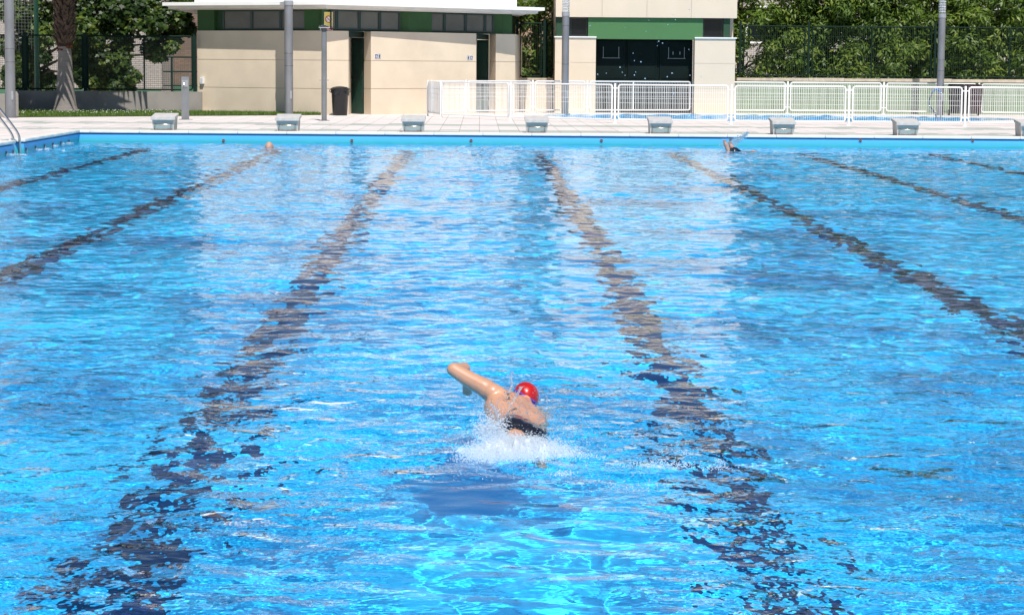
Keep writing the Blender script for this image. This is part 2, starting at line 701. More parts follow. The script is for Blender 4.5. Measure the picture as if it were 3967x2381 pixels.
def tri_ground(name, rects, z, m, zb=None):
    b = MB()
    for x0, x1, y0, y1 in rects:
        b.add([(x0, y0, z), (x1, y0, z), (x1, y1, z), (x0, y1, z)], [(0, 1, 2, 3)])
    return b.build(name, m)


cw = .45   # coping width
# wading pool outline (plan)
KC = at_z(2960, 451, 0)
kn = at_z(2600, 465, 0).y
kf = at_z(2600, 441, 0).y
KY, KHY = (kn + kf) / 2 - .3, (kf - kn) / 2 + .55
kx0, kx1 = at_z(2085, 452, 0).x, at_z(3850, 457, 0).x
KX, KHX = (kx0 + kx1) / 2, (kx1 - kx0) / 2


def kidney(scale_add, n=64):
    out = []
    for i in range(n):
        t = 2 * PI * i / n
        rr = 1 + .05 * math.sin(3 * t + .8)
        out.append((KX + (KHX + scale_add) * rr * math.cos(t), KY + (KHY + scale_add) * rr * math.sin(t)))
    return out


GX, GY0, GY1 = 300, -120, 900
hole = kidney(.0)
b = MB()
ox0, ox1, oy0, oy1 = PX0 - cw - ND, PX1 + cw, PY0 - cw, PY1 + cw
kx_0, kx_1, ky_0, ky_1 = KX - KHX - 1.5, KX + KHX + 1.5, KY - KHY - 1.0, KY + KHY + 1.0
for x0, x1, y0, y1 in ((-GX, ox0, GY0, oy1), (ox1, GX, GY0, oy1), (ox0, ox1, GY0, oy0), (-GX, GX, oy1, ky_0), (-GX, kx_0, ky_0, ky_1),
                       (kx_1, GX, ky_0, ky_1), (-GX, GX, ky_1, GY1)):
    b.add([(x0, y0, 0), (x1, y0, 0), (x1, y1, 0), (x0, y1, 0)], [(0, 1, 2, 3)])
# frame between the rectangle and the wading pool outline
n = len(hole)
outer = []
for hx, hy in hole:
    dx, dy = hx - KX, hy - KY
    t = min((kx_1 - KX) / abs(dx) if abs(dx) > 1e-6 else 1e9, (ky_1 - KY) / abs(dy) if abs(dy) > 1e-6 else 1e9)
    outer.append((KX + dx * t, KY + dy * t))
b.add([(x, y, 0) for x, y in hole] + [(x, y, 0) for x, y in outer], [(i, (i + 1) % n, n + (i + 1) % n, n + i) for i in range(n)])
for cx, cy in ((kx_0, ky_0), (kx_1, ky_0), (kx_1, ky_1), (kx_0, ky_1)):
    # corner fill triangles
    best = sorted(range(n), key=lambda i: (outer[i][0] - cx) ** 2 + (outer[i][1] - cy) ** 2)
    a = best[0]
    on_x = [i for i in best[:6] if abs(abs(outer[i][0] - KX) - (kx_1 - KX)) < 1e-3]
    on_y = [i for i in best[:6] if abs(abs(outer[i][1] - KY) - (ky_1 - KY)) < 1e-3]
    if on_x and on_y:
        b.add([(cx, cy, 0), (*outer[on_x[0]], 0), (*outer[on_y[0]], 0)], [(0, 1, 2)])
deck = b.build('deck', deck_mat())
tag(deck, 'pale pinkish tiled pool deck', kind='structure')
b = MB()
b.add([(-GX, GY0, -2.6), (GX, GY0, -2.6), (GX, GY1, -2.6), (-GX, GY1, -2.6)], [(0, 1, 2, 3)])
tag(b.build('ground', mat('soil', (.2, .17, .13), .9)), 'bare ground below the deck', kind='structure')

# coping: rounded white stone edge in 1 m pieces
cop = mat('coping_stone', (.74, .71, .66), .55, var=.10, scale=5, bump=.15, bscale=60)
b = MB()


def coping_run(x0, x1, y0, y1, along):
    L_ = (x1 - x0) if along == 'x' else (y1 - y0)
    n = max(1, round(L_ / .96))
    for i in range(n):
        if along == 'x':
            b.box(x0 + L_ * i / n + .002, x0 + L_ * (i + 1) / n - .002, y0, y1, -.045, .006)
        else:
            b.box(x0, x1, y0 + L_ * i / n + .002, y0 + L_ * (i + 1) / n - .002, -.045, .006)


coping_run(PX0 - cw - ND, PX1 + cw, PY1 - .03, PY1 + .22, 'x')
coping_run(PX0 - .26, PX0 + .03, PY0, NY0, 'y')
coping_run(PX0 - .26, PX0 + .03, NY1, PY1 - .034, 'y')
b.box(PX0 - ND - .26, PX0 - ND + .03, NY0 + .004, NY1 - .004, -.045, .006)
coping_run(PX1 - .03, PX1 + .22, PY0, PY1 - .034, 'y')
coping_run(PX0 - cw, PX1 + cw, PY0 - .25, PY0 - .004, 'x')
tag(b.build('coping', cop, bevel=.012, smooth=True), 'rounded off-white stone coping round the pool', kind='structure')
tri = deck.data.materials[0]
tri_ground('deck_edge', ((ox0, ox1, PY1 + .222, oy1), (ox0, PX0 - .262, oy0, NY0 - .001), (ox0, PX0 - .262, NY1 + .001, PY1 + .222),
                         (ox0, PX0 - ND - .262, NY0 - .001, NY1 + .001), (PX1 + .222, ox1, oy0, PY1 + .222), (PX0 - .262, PX1 + .222, oy0, PY0 - .252)), 0, tri)
tag(bpy.data.objects['deck_edge'], 'strip of deck tiles beside the coping', kind='structure')

# wading pool
b = MB()
ins = kidney(-.0)
b.prism(kidney(.02), -.45, -.40)
m_mos = mat('wading_floor', (.02, .36, .66), .5, var=.35, scale=9)
wf = tag(b.build('wading_pool_floor', m_mos), 'blue mosaic floor of the wading pool', kind='structure')
b = MB()
o2 = kidney(.30)
i2 = kidney(-.02)
vs = [(x, y, .006) for x, y in i2] + [(x, y, .006) for x, y in o2] + [(x, y, -.45) for x, y in i2] + [(x, y, -.05) for x, y in o2]
fs = []
for i in range(n):
    j = (i + 1) % n
    fs += [(i, j, n + j, n + i), (2 * n + i, 2 * n + j, j, i), (n + i, n + j, 3 * n + j, 3 * n + i)]
b.add(vs, fs)
wr = tag(b.build('wading_pool_rim', cop), 'white stone rim of the wading pool', kind='structure')
gx = np.linspace(KX - KHX - .3, KX + KHX + .3, 240)
gy = np.linspace(KY - KHY - .3, KY + KHY + .3, 120)
A_, B_ = np.meshgrid(gx, gy)
Zk = np.full_like(A_, -.035)
for k, th, A, ph in wave_set(30, .3, 1.1, .0058, 77):
    Zk += A * np.sin(k * (A_ * math.cos(th) + B_ * math.sin(th)) + ph)
ang = np.arctan2((B_ - KY) / KHY, (A_ - KX) / KHX)
rad = np.sqrt(((A_ - KX) / KHX) ** 2 + ((B_ - KY) / KHY) ** 2)
ins_m = rad < (1 + .05 * np.sin(3 * ang + .8)) * 1.0
idk = np.arange(A_.size).reshape(A_.shape)
cell = (ins_m[:-1, :-1] | ins_m[:-1, 1:] | ins_m[1:, 1:] | ins_m[1:, :-1]).ravel()
Fk = np.stack([idk[:-1, :-1], idk[:-1, 1:], idk[1:, 1:], idk[1:, :-1]], -1).reshape(-1, 4)[cell]
wk = np_mesh('wading_pool_water', np.stack([A_, B_, Zk], -1).reshape(-1, 3), Fk, water_mat('wading_water', 0, 1), smooth=True)
tag(wk, 'blue rippled water of the wading pool behind the white fence', kind='structure')
wk.cycles.is_caustics_caster = True
wf.cycles.is_caustics_receiver = True

# ------------------------------------------------------------------ grass
gA = [at_z(60, 455.5), at_z(600, 451), at_z(1243, 446.5)]
gB = [at_z(60, 432), at_z(600, 435), at_z(1243, 443)]
b = MB()
poly = [(p.x, p.y) for p in gA] + [(p.x, p.y + .1) for p in gB[::-1]]
b.prism(poly, -.03, .02)
soil = b.build('lawn_bed', mat('lawn_soil', (.035, .06, .012), .9, var=.4, scale=8))
tag(soil, 'narrow planted bed in front of the low wall', kind='structure')
V, F, T = [], [], []
g = random.Random(5)
for i in range(26000):
    t = g.random() * 2
    k = int(t)
    f = t - k
    a = gA[k].lerp(gA[k + 1], f)
    c = gB[k].lerp(gB[k + 1], f)
    p = a.lerp(c, g.random() ** .9)
    h = g.uniform(.03, .075) * (1.5 if g.random() < .06 else 1)
    an = g.uniform(0, PI)
    wd = g.uniform(.004, .009)
    dx, dy = math.cos(an) * wd, math.sin(an) * wd
    lx, ly = g.uniform(-.03, .03), g.uniform(-.03, .03)
    o = len(V)
    V += [(p.x - dx, p.y - dy, .02), (p.x + dx, p.y + dy, .02), (p.x + lx, p.y + ly, .02 + h)]
    F.append((o, o + 1, o + 2))
    T.append(g.random())
gr = np_mesh('grass', V, F, leaf_mat('grass_blades', (.05, .12, .012), (.11, .21, .025), (.22, .28, .06), .3), tone=T)
tag(gr, 'short green lawn grass with tiny white daisies along the low wall', kind='stuff')
b = MB()
for i in range(170):
    t = g.random() * 1.2
    k = int(t)
    p = gA[k].lerp(gA[k + 1], t - k).lerp(gB[k].lerp(gB[k + 1], t - k), g.uniform(.05, .9))
    b.ball((p.x, p.y, .085), (.013, .013, .006), 6, 4)
dz = b.build('daisies', mat('daisy_white', (.8, .8, .74), .6))
tag(dz, 'tiny white daisies dotted through the lawn strip', kind='stuff')

# ------------------------------------------------------------------ low concrete wall, left
conc = mat('rough_concrete', (.29, .27, .245), .9, var=.28, scale=1.6, bump=.3, bscale=25)
w0 = at_z(777, 438)
wl = [at_z(-150, 460), at_z(66, 456), at_z(70, 437.5), w0]
wl = [Vector((wl[0].x, 55.0)), Vector((at_y(70, 300, 55.0).x, 55.0)), Vector((at_y(70, 300, 61.4).x - .05, 61.4)), Vector((w0.x, 61.7))]
b = MB()
b.strip(wl, .28, -.05, .55)
lw = thing('low_wall', 'low grey concrete wall behind the lawn strip and palm', 'wall', (wl[2].x, wl[2].y, 0))
b.build('wall_body', conc, lw, off=lw.location)


# ------------------------------------------------------------------ fences
def panel(p, q, z0, z1, inset, rail, frame_m, wire_m, parent, off, sp=.05, wr=.0030, hz=(.21, .39, .52), wname='wire_infill', split=None):
    p, q = Vector((p[0], p[1], 0)), Vector((q[0], q[1], 0))
    d = (q - p)
    L_ = d.length
    d.normalize()
    a, c = p + d * inset, q - d * inset
    fb = MB()
    cr = min(.05, rail * 2.2)
    pts = []
    for (P, zz, s1, s2) in ((a, z0, 1, 1), (c, z0, -1, 1), (c, z1, -1, -1), (a, z1, 1, -1)):
        pts.append((P, zz, s1, s2))
    loop = []
    for (P, zz, s1, s2), first in zip(pts, (True, False, True, False)):
        e1 = P + d * s1 * cr + Vector((0, 0, zz))
        e2 = P + Vector((0, 0, zz + s2 * cr))
        mid = P + d * s1 * cr * .3 + Vector((0, 0, zz + s2 * cr * .3))
        loop += ([e2, mid, e1] if first else [e1, mid, e2])
    loop.append(loop[0])
    fb.tube(loop, rail, 6, caps=False)
    for P, s_ in ((a, -1), (c, 1)):
        for fz in (.12, .9):
            z = z0 + (z1 - z0) * fz
            fb.bar(P + Vector((0, 0, z)), P + d * s_ * inset * .8 + Vector((0, 0, z)), .012, .022)
    if split:
        P = a.lerp(c, split)
        fb.bar(P + Vector((0, 0, z0)), P + Vector((0, 0, z1)), rail * 1.6)
    fo = fb.build('panel_frame', frame_m, parent, smooth=True, off=off)
    wb = MB()
    Li = (c - a).length
    nn = int(Li / sp)
    for i in range(1, nn):
        P = a + d * (Li * i / nn)
        wb.bar(P + Vector((0, 0, z0 + rail)), P + Vector((0, 0, z1 - rail)), wr * 2)
    nrm = Vector((-d.y, d.x, 0)) * wr * 2.2
    for f in hz:
        z = z1 - (z1 - z0) * f
        wb.bar(a + nrm + Vector((0, 0, z)), c + nrm + Vector((0, 0, z)), wr * 2)
    wb.build(wname, wire_m, fo, off=off)
    return fo


white = mat('white_paint', (.80, .80, .80), .35, var=.06, scale=4)
wire_w = mat('white_wire', (.78, .79, .79), .4)


def white_fence(name, posts, label, z=.9, skip=(), splits={}):
    root = thing(name, label, 'fence', (posts[0].x, posts[0].y, 0))
    off = root.location
    for i, p in enumerate(posts):
        b = MB()
        b.lathe([(.027, 0), (.027, z), (.02, z + .012)], (p.x, p.y, 0), 10)
        b.lathe([(.05, 0), (.05, .008), (.03, .02)], (p.x, p.y, .001), 10)
        b.build('post', white, root, smooth=True, off=off)
        if i + 1 < len(posts) and i not in skip:
            panel(p, posts[i + 1], .09, z - .02, .085, .021, white, wire_w, root, off, split=splits.get(i))
    return root


front = [at_z(px, py) for px, py in ((1708, 455.5), (1977, 467.5), (2381.5, 477.5), (2832, 483.5), (3287, 486.5), (3737, 489.5), (4190, 492))]
front = [at_z(1657, 449.5)] + front
white_fence('pool_fence', front, 'near run of white metal fence round the wading pool, closest to the starting blocks')
back = [at_z(px, py) for px, py in ((1805, 443.5), (2063, 440), (2274, 439.5), (2682, 439), (3050, 440.5), (3422, 443), (3790, 447.5), (4150, 452))]
back = [at_z(1662, 448.6) + Vector((.06, .12, 0))] + back
white_fence('pool_fence', back, 'far run of white metal fence behind the wading pool, in front of the green wall', splits={3: .43})

dgreen = mat('dark_green_paint', (.006, .022, .016), .7, spec=.15, var=.2, scale=5)
dwire = mat('dark_green_wire', (.012, .035, .022), .5)

# green wall + stone coping on the right
gwall = mat('pale_green_render', (.20, .27, .165), .8, var=.2, scale=1.2)
stone = mat('beige_coping', (.55, .47, .37), .8, var=.25, scale=6)
gy_ = 66.9
ga = Vector((at_y(2852, 400, gy_).x, gy_))
gb = Vector((26.0, gy_ + .3))
root = thing('garden_wall', 'long pale green wall with beige stone coping behind the wading pool', 'wall', (ga.x, ga.y, 0))
MB().strip([ga, gb], .3, -.02, .92).build('wall_body', gwall, root, off=root.location)
b = MB()
L_ = (gb - ga).length
dd = (gb - ga).normalized()
nn = int(L_ / 1.0)
for i in range(nn):
    p, q = ga + dd * (L_ * i / nn + .003), ga + dd * (L_ * (i + 1) / nn - .003)
    b.strip([p, q], .38, .92, 1.0 + .006 * (i % 3), off=-.04)
b.build('coping_stones', stone, root, off=root.location)
# dark mesh fence on it
fy = gy_ + .16
posts_px = [(2867, True), (3132, True), (3383, False), (3622, True), (3893, False), (4200, True)]
root = thing('mesh_fence', 'dark green wire mesh fence standing on the pale green wall', 'fence', (at_y(2867, 300, fy).x, fy, 1.0))
zt = 2.50
for i, (px, thick) in enumerate(posts_px):
    x = at_y(px, 200, fy).x
    if thick:
        MB().box(x - .03, x + .03, fy - .03, fy + .03, .99 if i != 1 else .0, zt + .12).build('post', dgreen, root, off=root.location)
for a_, c_ in ((0, 1), (1, 3), (3, 5)):
    xa, xc = at_y(posts_px[a_][0], 200, fy).x, at_y(posts_px[c_][0], 200, fy).x
    panel((xa, fy), (xc, fy), 1.07, zt - .02, .11, .022, dgreen, dwire, root, root.location, sp=.055, wr=.0025, hz=(.2, .4, .6, .8),
          split=None if a_ == 0 else .5)

# small wall + fence between the two buildings
sy = 66.3
xa, xb = at_y(2000, 300, sy).x, at_y(2140, 300, sy).x
root = thing('garden_wall', 'short beige wall between the two buildings below the dark gate fence', 'wall', (xa, sy, 0))
MB().box(xa, xb, sy, sy + .3, -.02, .90).build('wall_body', mat('beige_render', (.66, .555, .425), .85, var=.10, scale=1.5, bump=.12, bscale=60), root, off=root.location)
MB().box(xa - .02, xb + .02, sy - .03, sy + .33, .90, .955).build('coping_stones', stone, root, off=root.location)
root = thing('mesh_fence', 'narrow dark green mesh fence between the two buildings', 'fence', (xa, sy + .15, .955))
for px in (2003, 2109):
    x = at_y(px, 200, sy + .15).x
    MB().box(x - .04, x + .04, sy + .11, sy + .19, .956, 2.60).build('post', dgreen, root, off=root.location)
x0, x1, x2 = [at_y(px, 200, sy + .15).x for px in (2003, 2109, 2150)]
panel((x0, sy + .15), (x1, sy + .15), 1.0, 2.5, .09, .025, dgreen, dwire, root, root.location, sp=.05, wr=.0025, hz=())
panel((x1, sy + .15), (x2, sy + .15), 1.02, 2.5, .07, .025, dgreen, dwire, root, root.location, sp=.05, wr=.0025, hz=())

# left dark fence on the low wall
ly = 61.85
root = thing('mesh_fence', 'dark green square mesh fence on the low concrete wall behind the palm', 'fence', (at_y(760, 300, ly).x, ly, .55))
L_px = [-120, 98, 330, 340 + 212, 755]
zt = 2.02
xs_ = [at_y(px, 250, ly).x for px in L_px]
for i, x in enumerate(xs_):
    if i in (1, 2, 4):
        MB().box(x - .045, x + .045, ly - .03, ly + .05, .55, zt + .06).build('post', dgreen, root, off=root.location)
for a_, c_ in ((0, 1), (1, 2), (2, 4)):
    nh = tuple((k + 1) / 27 for k in range(26))
    panel((xs_[a_], ly), (xs_[c_], ly), .60, zt - .02, .07, .025, dgreen, dwire, root, root.location, sp=.052, wr=.0028, hz=nh,
          split=None if a_ != 2 else .54)
# sports net on a tall green pole
ny_ = 62.6
px_pole = at_y(142, 200, ny_).x
root = thing('sports_net', 'tall green pole carrying a pale square sports net at the far left', 'net', (px_pole, ny_, 0))
MB().lathe([(.065, 0), (.06, 7)], (px_pole, ny_, 0), 12).build('pole', mat('glossy_green', (.01, .14, .075), .3), root, smooth=True, off=root.location)
b = MB()
x1 = at_y(133, 100, ny_).x
for i in range(60):
    x = x1 - i * .083
    b.bar((x, ny_, 1.55 + .25 * math.sin(i * .6) ** 2), (x + .01 * math.sin(i), ny_, 6.9), .007)
for k in range(64):
    z = 1.75 + k * .083
    b.bar((x1, ny_ + .006, z), (x1 - 59 * .083, ny_ + .006, z + .02 * math.sin(k)), .007)
b.build('netting', mat('net_cord', (.50, .50, .46), .8), root, off=root.location)

# ------------------------------------------------------------------ building 1 (changing rooms)
beige = mat('beige_render', (.66, .555, .425), .85)
bgreen = mat('green_render', (.022, .08, .018), .7, var=.15, scale=3)
fgreen = mat('frame_green', (.010, .035, .030), .4)
glass_d = mat('frosted_pane', (.10, .10, .085), .25, var=.35, scale=1.1, spec=.6)
whitec = mat('white_render', (.82, .82, .80), .7, var=.05, scale=3)
soff = mat('soffit_cream', (.70, .66, .60), .8, var=.12, scale=2)


def pw(px, Y):
    p = at_y(px, 300, Y)
    return Vector((p.x, Y))


P0, Pc, P1 = pw(765, 62.0), pw(1262, 60.1), pw(1350, 60.5)
P2, P2b, P3 = pw(1410, 61.3), pw(1437, 60.9), pw(1844, 63.3)
P4, P4b, P5 = pw(1895, 64.4), pw(1920, 63.9), pw(1995, 64.4)
bl = thing('changing_rooms', 'low beige building with green window band and white overhanging roof, left of centre', 'building', (Pc.x, Pc.y, 0))
off = bl.location
D1b, D2b = P1 + Vector((.0, 1.6)), P3 + Vector((.02, 1.6))
runs = [[P0 + Vector((0, 3.5)), P0, Pc, P1, D1b], [P2 + Vector((.0, 1.2)), P2, P2b, P3, D2b], [P4 + Vector((0, 1.0)), P4, P4b, P5, P5 + Vector((.25, 3.0))]]
b = MB()
bk = MB()
for rn in runs:
    for z0, z1 in ((-.02, .665), (.677, 1.395), (1.407, 2.155)):
        b.strip(rn, .2, z0, z1)
    bk.strip(rn, .17, -.01, 2.15, off=.014)
b.build('wall', beige, bl, off=off)
bk.build('wall_backing', mat('joint_shadow_render', (.42, .35, .27), .9), bl, off=off)
# plain core so that nothing shows through behind the doors
band = [P0 + Vector((0, 3.5)), P0, Pc, P2b, P5, P5 + Vector((.25, 3.0))]
b = MB()
b.strip(band, .12, 2.157, 2.72, off=.20)
b.build('window_band', mat('band_green', (.018, .06, .022), .7), bl, off=off)
b = MB()
b.strip(band[1:5], .26, 2.150, 2.165, off=.03)
b.build('sill', fgreen, bl, off=off)


def on(px, A, B, z, offy=0.0):
    p = wx(px, A, B)
    d = Vector((B[0] - A[0], B[1] - A[1], 0)).normalized()
    nrm = Vector((-d.y, d.x, 0))
    return Vector((p.x, p.y, 0)) + nrm * offy + Vector((0, 0, z))


def window(pxa, pxb, A, B, z0, z1, offy, parent, off, fr=.035, name='window'):
    a, c = on(pxa, A, B, 0, offy), on(pxb, A, B, 0, offy)
    d = (c - a).normalized()
    fb = MB()
    Z_ = Vector((0, 0, 1))
    fb.bar(a + Z_ * (z0 + fr / 2), c + Z_ * (z0 + fr / 2), .05, fr)
    fb.bar(a + Z_ * (z1 - fr / 2), c + Z_ * (z1 - fr / 2), .05, fr)
    fb.bar(a + d * fr / 2 + Z_ * (z0 + fr), a + d * fr / 2 + Z_ * (z1 - fr), fr, .05)
    fb.bar(c - d * fr / 2 + Z_ * (z0 + fr), c - d * fr / 2 + Z_ * (z1 - fr), fr, .05)
    fo = fb.build(name, fgreen, parent, off=off)
    nrm = Vector((-d.y, d.x, 0))
    pb = MB()
    a2, c2 = a + d * fr + nrm * .012, c - d * fr + nrm * .012
    pb.hexa([a2 + Z_ * (z0 + fr), c2 + Z_ * (z0 + fr), c2 + nrm * .008 + Z_ * (z0 + fr), a2 + nrm * .008 + Z_ * (z0 + fr)],
            [a2 + Z_ * (z1 - fr), c2 + Z_ * (z1 - fr), c2 + nrm * .008 + Z_ * (z1 - fr), a2 + nrm * .008 + Z_ * (z1 - fr)])
    pb.build('pane', glass_d, fo, off=off)


def c2(x):
    return 700 + x / 2.394


def c3(x):
    return 1400 + x / 2.394


for xa, xb in ((360, 625), (625, 895), (895, 1130)):
    window(c2(xa), c2(xb), P0, Pc, 2.19, 2.69, .16, bl, off)
for xa, xb in ((c2(1425), c2(1485)), (c2(1488), c2(1695)), (c2(1698), c2(1882)), (c3(210), c3(395))):
    window(xa, xb, P2b, P5, 2.19, 2.69, .16, bl, off)
for xa, xb in ((c3(668), c3(808)), (c3(810), c3(1003)), (c3(1006), c3(1184)), (c3(1186), c3(1262))):
    window(xa, xb, P2b, P5, 2.19, 2.69, .16, bl, off)


def gpanel(pxa, pxb, A, B, bevl=0.0):
    a, c = on(pxa, A, B, 0, .06), on(pxb, A, B, 0, .06)
    a2, c2_ = on(pxa - bevl, A, B, 0, .2), on(pxb, A, B, 0, .2)
    Z0, Z1 = Vector((0, 0, 2.166)), Vector((0, 0, 2.705))
    MB().hexa([a + Z0, c + Z0, c2_ + Z0, a2 + Z0], [a + Z1, c + Z1, c2_ + Z1, a2 + Z1]).build('green_panel', bgreen, bl, off=off)


gpanel(c2(145), c2(300), P0, Pc, 0)
gpanel(c2(1135), c2(1310), P0, Pc, 0)
gpanel(c2(1322), c2(1424), Pc, P2b, 0)
gpanel(c3(455), c3(668), P2b, P5, 22)
gpanel(c3(1320), c3(1408), P2b, P5, 22)
# door heads and doors (leaf stands ajar into the opening)
dmat = mat('door_green', (.012, .055, .042), .45, var=.2, scale=3)
for (J, K, tx) in ((P1, P2, -.02), (P3, P4, .0)):
    hd = MB()
    hd.hexa([(J.x + .01, J.y + .12, 2.0), (K.x - .01, K.y + .08, 2.0), (K.x - .01, K.y + .3, 2.0), (J.x + .01, J.y + .3, 2.0)],
            [(J.x + .01, J.y + .12, 2.149), (K.x - .01, K.y + .08, 2.149), (K.x - .01, K.y + .3, 2.149), (J.x + .01, J.y + .3, 2.149)])
    hd.build('door_head', fgreen, bl, off=off)
    lf = MB()
    h0, h1 = Vector((K.x - .03, K.y + .10, 0)), Vector((J.x + .03, J.y + 1.35, 0))
    d = (h1 - h0).normalized()
    lf.bar(h0 + Vector((0, 0, 1.0)), h1 + Vector((0, 0, 1.0)), .045, 1.98)
    do = lf.build('door', dmat, bl, off=off)
    tr = MB()
    nrm = Vector((-d.y, d.x, 0))
    if nrm.y > 0:
        nrm = -nrm
    for z in (.03, .95, 1.93):
        tr.bar(h0 + nrm * .03 + Vector((0, 0, z)), h1 + nrm * .03 + Vector((0, 0, z)), .012, .05)
    tr.build('door_rail', fgreen, do, off=off)
    hg = MB()
    for z in (.4, 1.0, 1.6):
        hg.lathe([(.012, 0), (.012, .1)], (h0.x - .012, h0.y - .05, z), 8)
    hg.build('hinge', mat('hinge_metal', (.08, .08, .08), .4, metal=.8), do, off=off)
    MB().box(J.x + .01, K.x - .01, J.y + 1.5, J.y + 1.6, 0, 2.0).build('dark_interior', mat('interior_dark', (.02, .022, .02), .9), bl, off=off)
# roof slab in two tiers plus the white upper storey
Cc = [pw(631, 61.85), pw(1262, 59.4), pw(2108, 64.1)]
bkL, bkR = Vector((Cc[0].x, 68.5)), Vector((P5.x + .35, 70.5))
Cr = Vector((Cc[2].x - .15, 65.2))
roof = MB().prism([Cc[0], Cc[1], Cc[2], Cr, Vector((P5.x + .35, 65.9)), bkR, bkL], 2.80, 2.885).build('roof', whitec, bl, off=off)


def inset_poly(d):
    return [Cc[0] + Vector((d, d * .9)), Cc[1] + Vector((0, d * 1.06)), Cc[2] + Vector((-d * 1.3, d * .6)), Vector((P5.x + .3 - d * .2, 65.7)), bkR + Vector((-d, -d)), bkL + Vector((d, -d))]


MB().prism(inset_poly(.14), 2.722, 2.80).build('lower_fascia', soff, roof, off=off)
MB().prism(inset_poly(.40), 2.700, 2.722).build('soffit', soff, roof, off=off)
ux0, ux1 = pw(752, 62.4).x, pw(1998, 66.2).x
MB().prism([(ux0, 62.6), (Pc.x, 61.0), (ux1, 65.4), (ux1, 70), (ux0, 70)], 2.886, 4.3).build('upper_storey', mat('upper_white', (.84, .84, .86), .6), bl, off=off)
# things fixed on it
p = on(716 + 0 + 70.5 + 0, P0, Pc, 0)


def sign_board(px, py0, py1, wpx, A, B, offn):
    p = on(px, A, B, 0, -offn)
    dist = p.y
    s = FPX / (dist)
    zc = at_y(px, (py0 + py1) / 2, p.y).z
    return p, wpx / s, (py1 - py0) / s, zc, math.atan2(B[1] - A[1], B[0] - A[0])


def disc(mb, cx, cz, r, y0, y1, n=20, r_in=0.0):
    vs, fs = [], []
    for k in range(n):
        t = 2 * PI * k / n
        for rr, yy in ((r, y0), (r, y1)):
            vs.append((cx + rr * math.cos(t), yy, cz + rr * math.sin(t)))
    if r_in > 0:
        for k in range(n):
            t = 2 * PI * k / n
            for yy in (y0, y1):
                vs.append((cx + r_in * math.cos(t), yy, cz + r_in * math.sin(t)))
    for k in range(n):
        j = (k + 1) % n
        fs.append((2 * k, 2 * j, 2 * j + 1, 2 * k + 1))
        if r_in > 0:
            o = 2 * n
            fs.append((2 * k, 2 * j, o + 2 * j, o + 2 * k))
            fs.append((o + 2 * k, o + 2 * j, o + 2 * j + 1, o + 2 * k + 1))
    if r_in == 0:
        fs.append(tuple(2 * k for k in range(n)))
    mb.add(vs, fs)


def poly_y(mb, pts, y0, y1):
    n = len(pts)
    mb.add([(x, y0, z) for x, z in pts] + [(x, y1, z) for x, z in pts],
           [tuple(range(n)), tuple(range(n, 2 * n))[::-1]] + [(i, (i + 1) % n, n + (i + 1) % n, n + i) for i in range(n)])


def text(s, size, x, y, z, m, parent, name='lettering'):
    cu = bpy.data.curves.new(name, 'FONT')
    cu.body = s
    cu.size = size
    cu.align_x = 'CENTER'
    cu.align_y = 'CENTER'
    cu.extrude = .001
    ob = bpy.data.objects.new(name, cu)
    C.objects.link(ob)
    ob.rotation_euler = (PI / 2, 0, 0)
    ob.location = (x, y, z)
    dg = bpy.context.evaluated_depsgraph_get()
    me = bpy.data.meshes.new_from_object(ob.evaluated_get(dg))
    me.transform(ob.matrix_basis)
    bpy.data.objects.remove(ob)
    me.materials.clear()
    me.materials.append(m)
    o = bpy.data.objects.new(name, me)
    C.objects.link(o)
    o.parent = parent
    return o


red, yel, wht, blk, blu = (mat('sign_red', (.42, .02, .015), .5), mat('sign_yellow', (.75, .60, .13), .5), mat('sign_white', (.75, .75, .72), .5),
                           mat('sign_black', (.02, .02, .02), .5), mat('sign_blue', (.02, .03, .22), .5))
silver = mat('sign_silver', (.42, .44, .48), .4)
p, sw, sh, zc, ang_ = sign_board(c2(1377), 115 / 2.394, 287 / 2.394, 82 / 2.394, Pc, P2b, -.035)
root = thing('no_smoking_sign', 'yellow no smoking sign with red crossed circle and red strip of white lettering', 'sign', (p.x, p.y, zc), ang_ * .6)
MB().box(-sw / 2, sw / 2, -.004, .006, -sh / 2, sh / 2).build('board', wht, root)
MB().box(-sw / 2 + .006, sw / 2 - .006, -.007, -.004, -sh * .24, sh / 2 - .008).build('yellow_field', yel, root)
MB().box(-sw / 2 + .006, sw / 2 - .006, -.007, -.004, -sh / 2 + .008, -sh * .26).build('red_strip', red, root)
b = MB(); disc(b, 0, sh * .12, sw * .40, -.010, -.007, 28, sw * .31); r_ = sw * .33
poly_y(b, [(-r_ * .78, sh * .12 + r_ * .62), (-r_ * .62, sh * .12 + r_ * .78), (r_ * .78, sh * .12 - r_ * .62), (r_ * .62, sh * .12 - r_ * .78)], -.0125, -.0100)
b.build('prohibition_ring', red, root)
b = MB(); disc(b, 0, sh * .12, sw * .31, -.009, -.007, 28); b.build('ring_centre', wht, root)
b = MB(); poly_y(b, [(-.05, sh * .12 - .06), (-.035, sh * .12 - .045), (-.04, sh * .12 + .0), (-.05, sh * .12 - .01)], -.0098, -.009)
b.build('cigarette_pictogram', blk, root)
b = MB(); poly_y(b, [(.03, sh * .12 + .03), (.05, sh * .12 + .05), (.045, sh * .12 + .01)], -.0098, -.009)
b.build('smoke_pictogram', blk, root)
text('PROHIBIDO', sw * .19, 0, -.0085, -sh * .33, wht, root)
text('FUMAR', sw * .19, 0, -.0085, -sh * .43, wht, root)


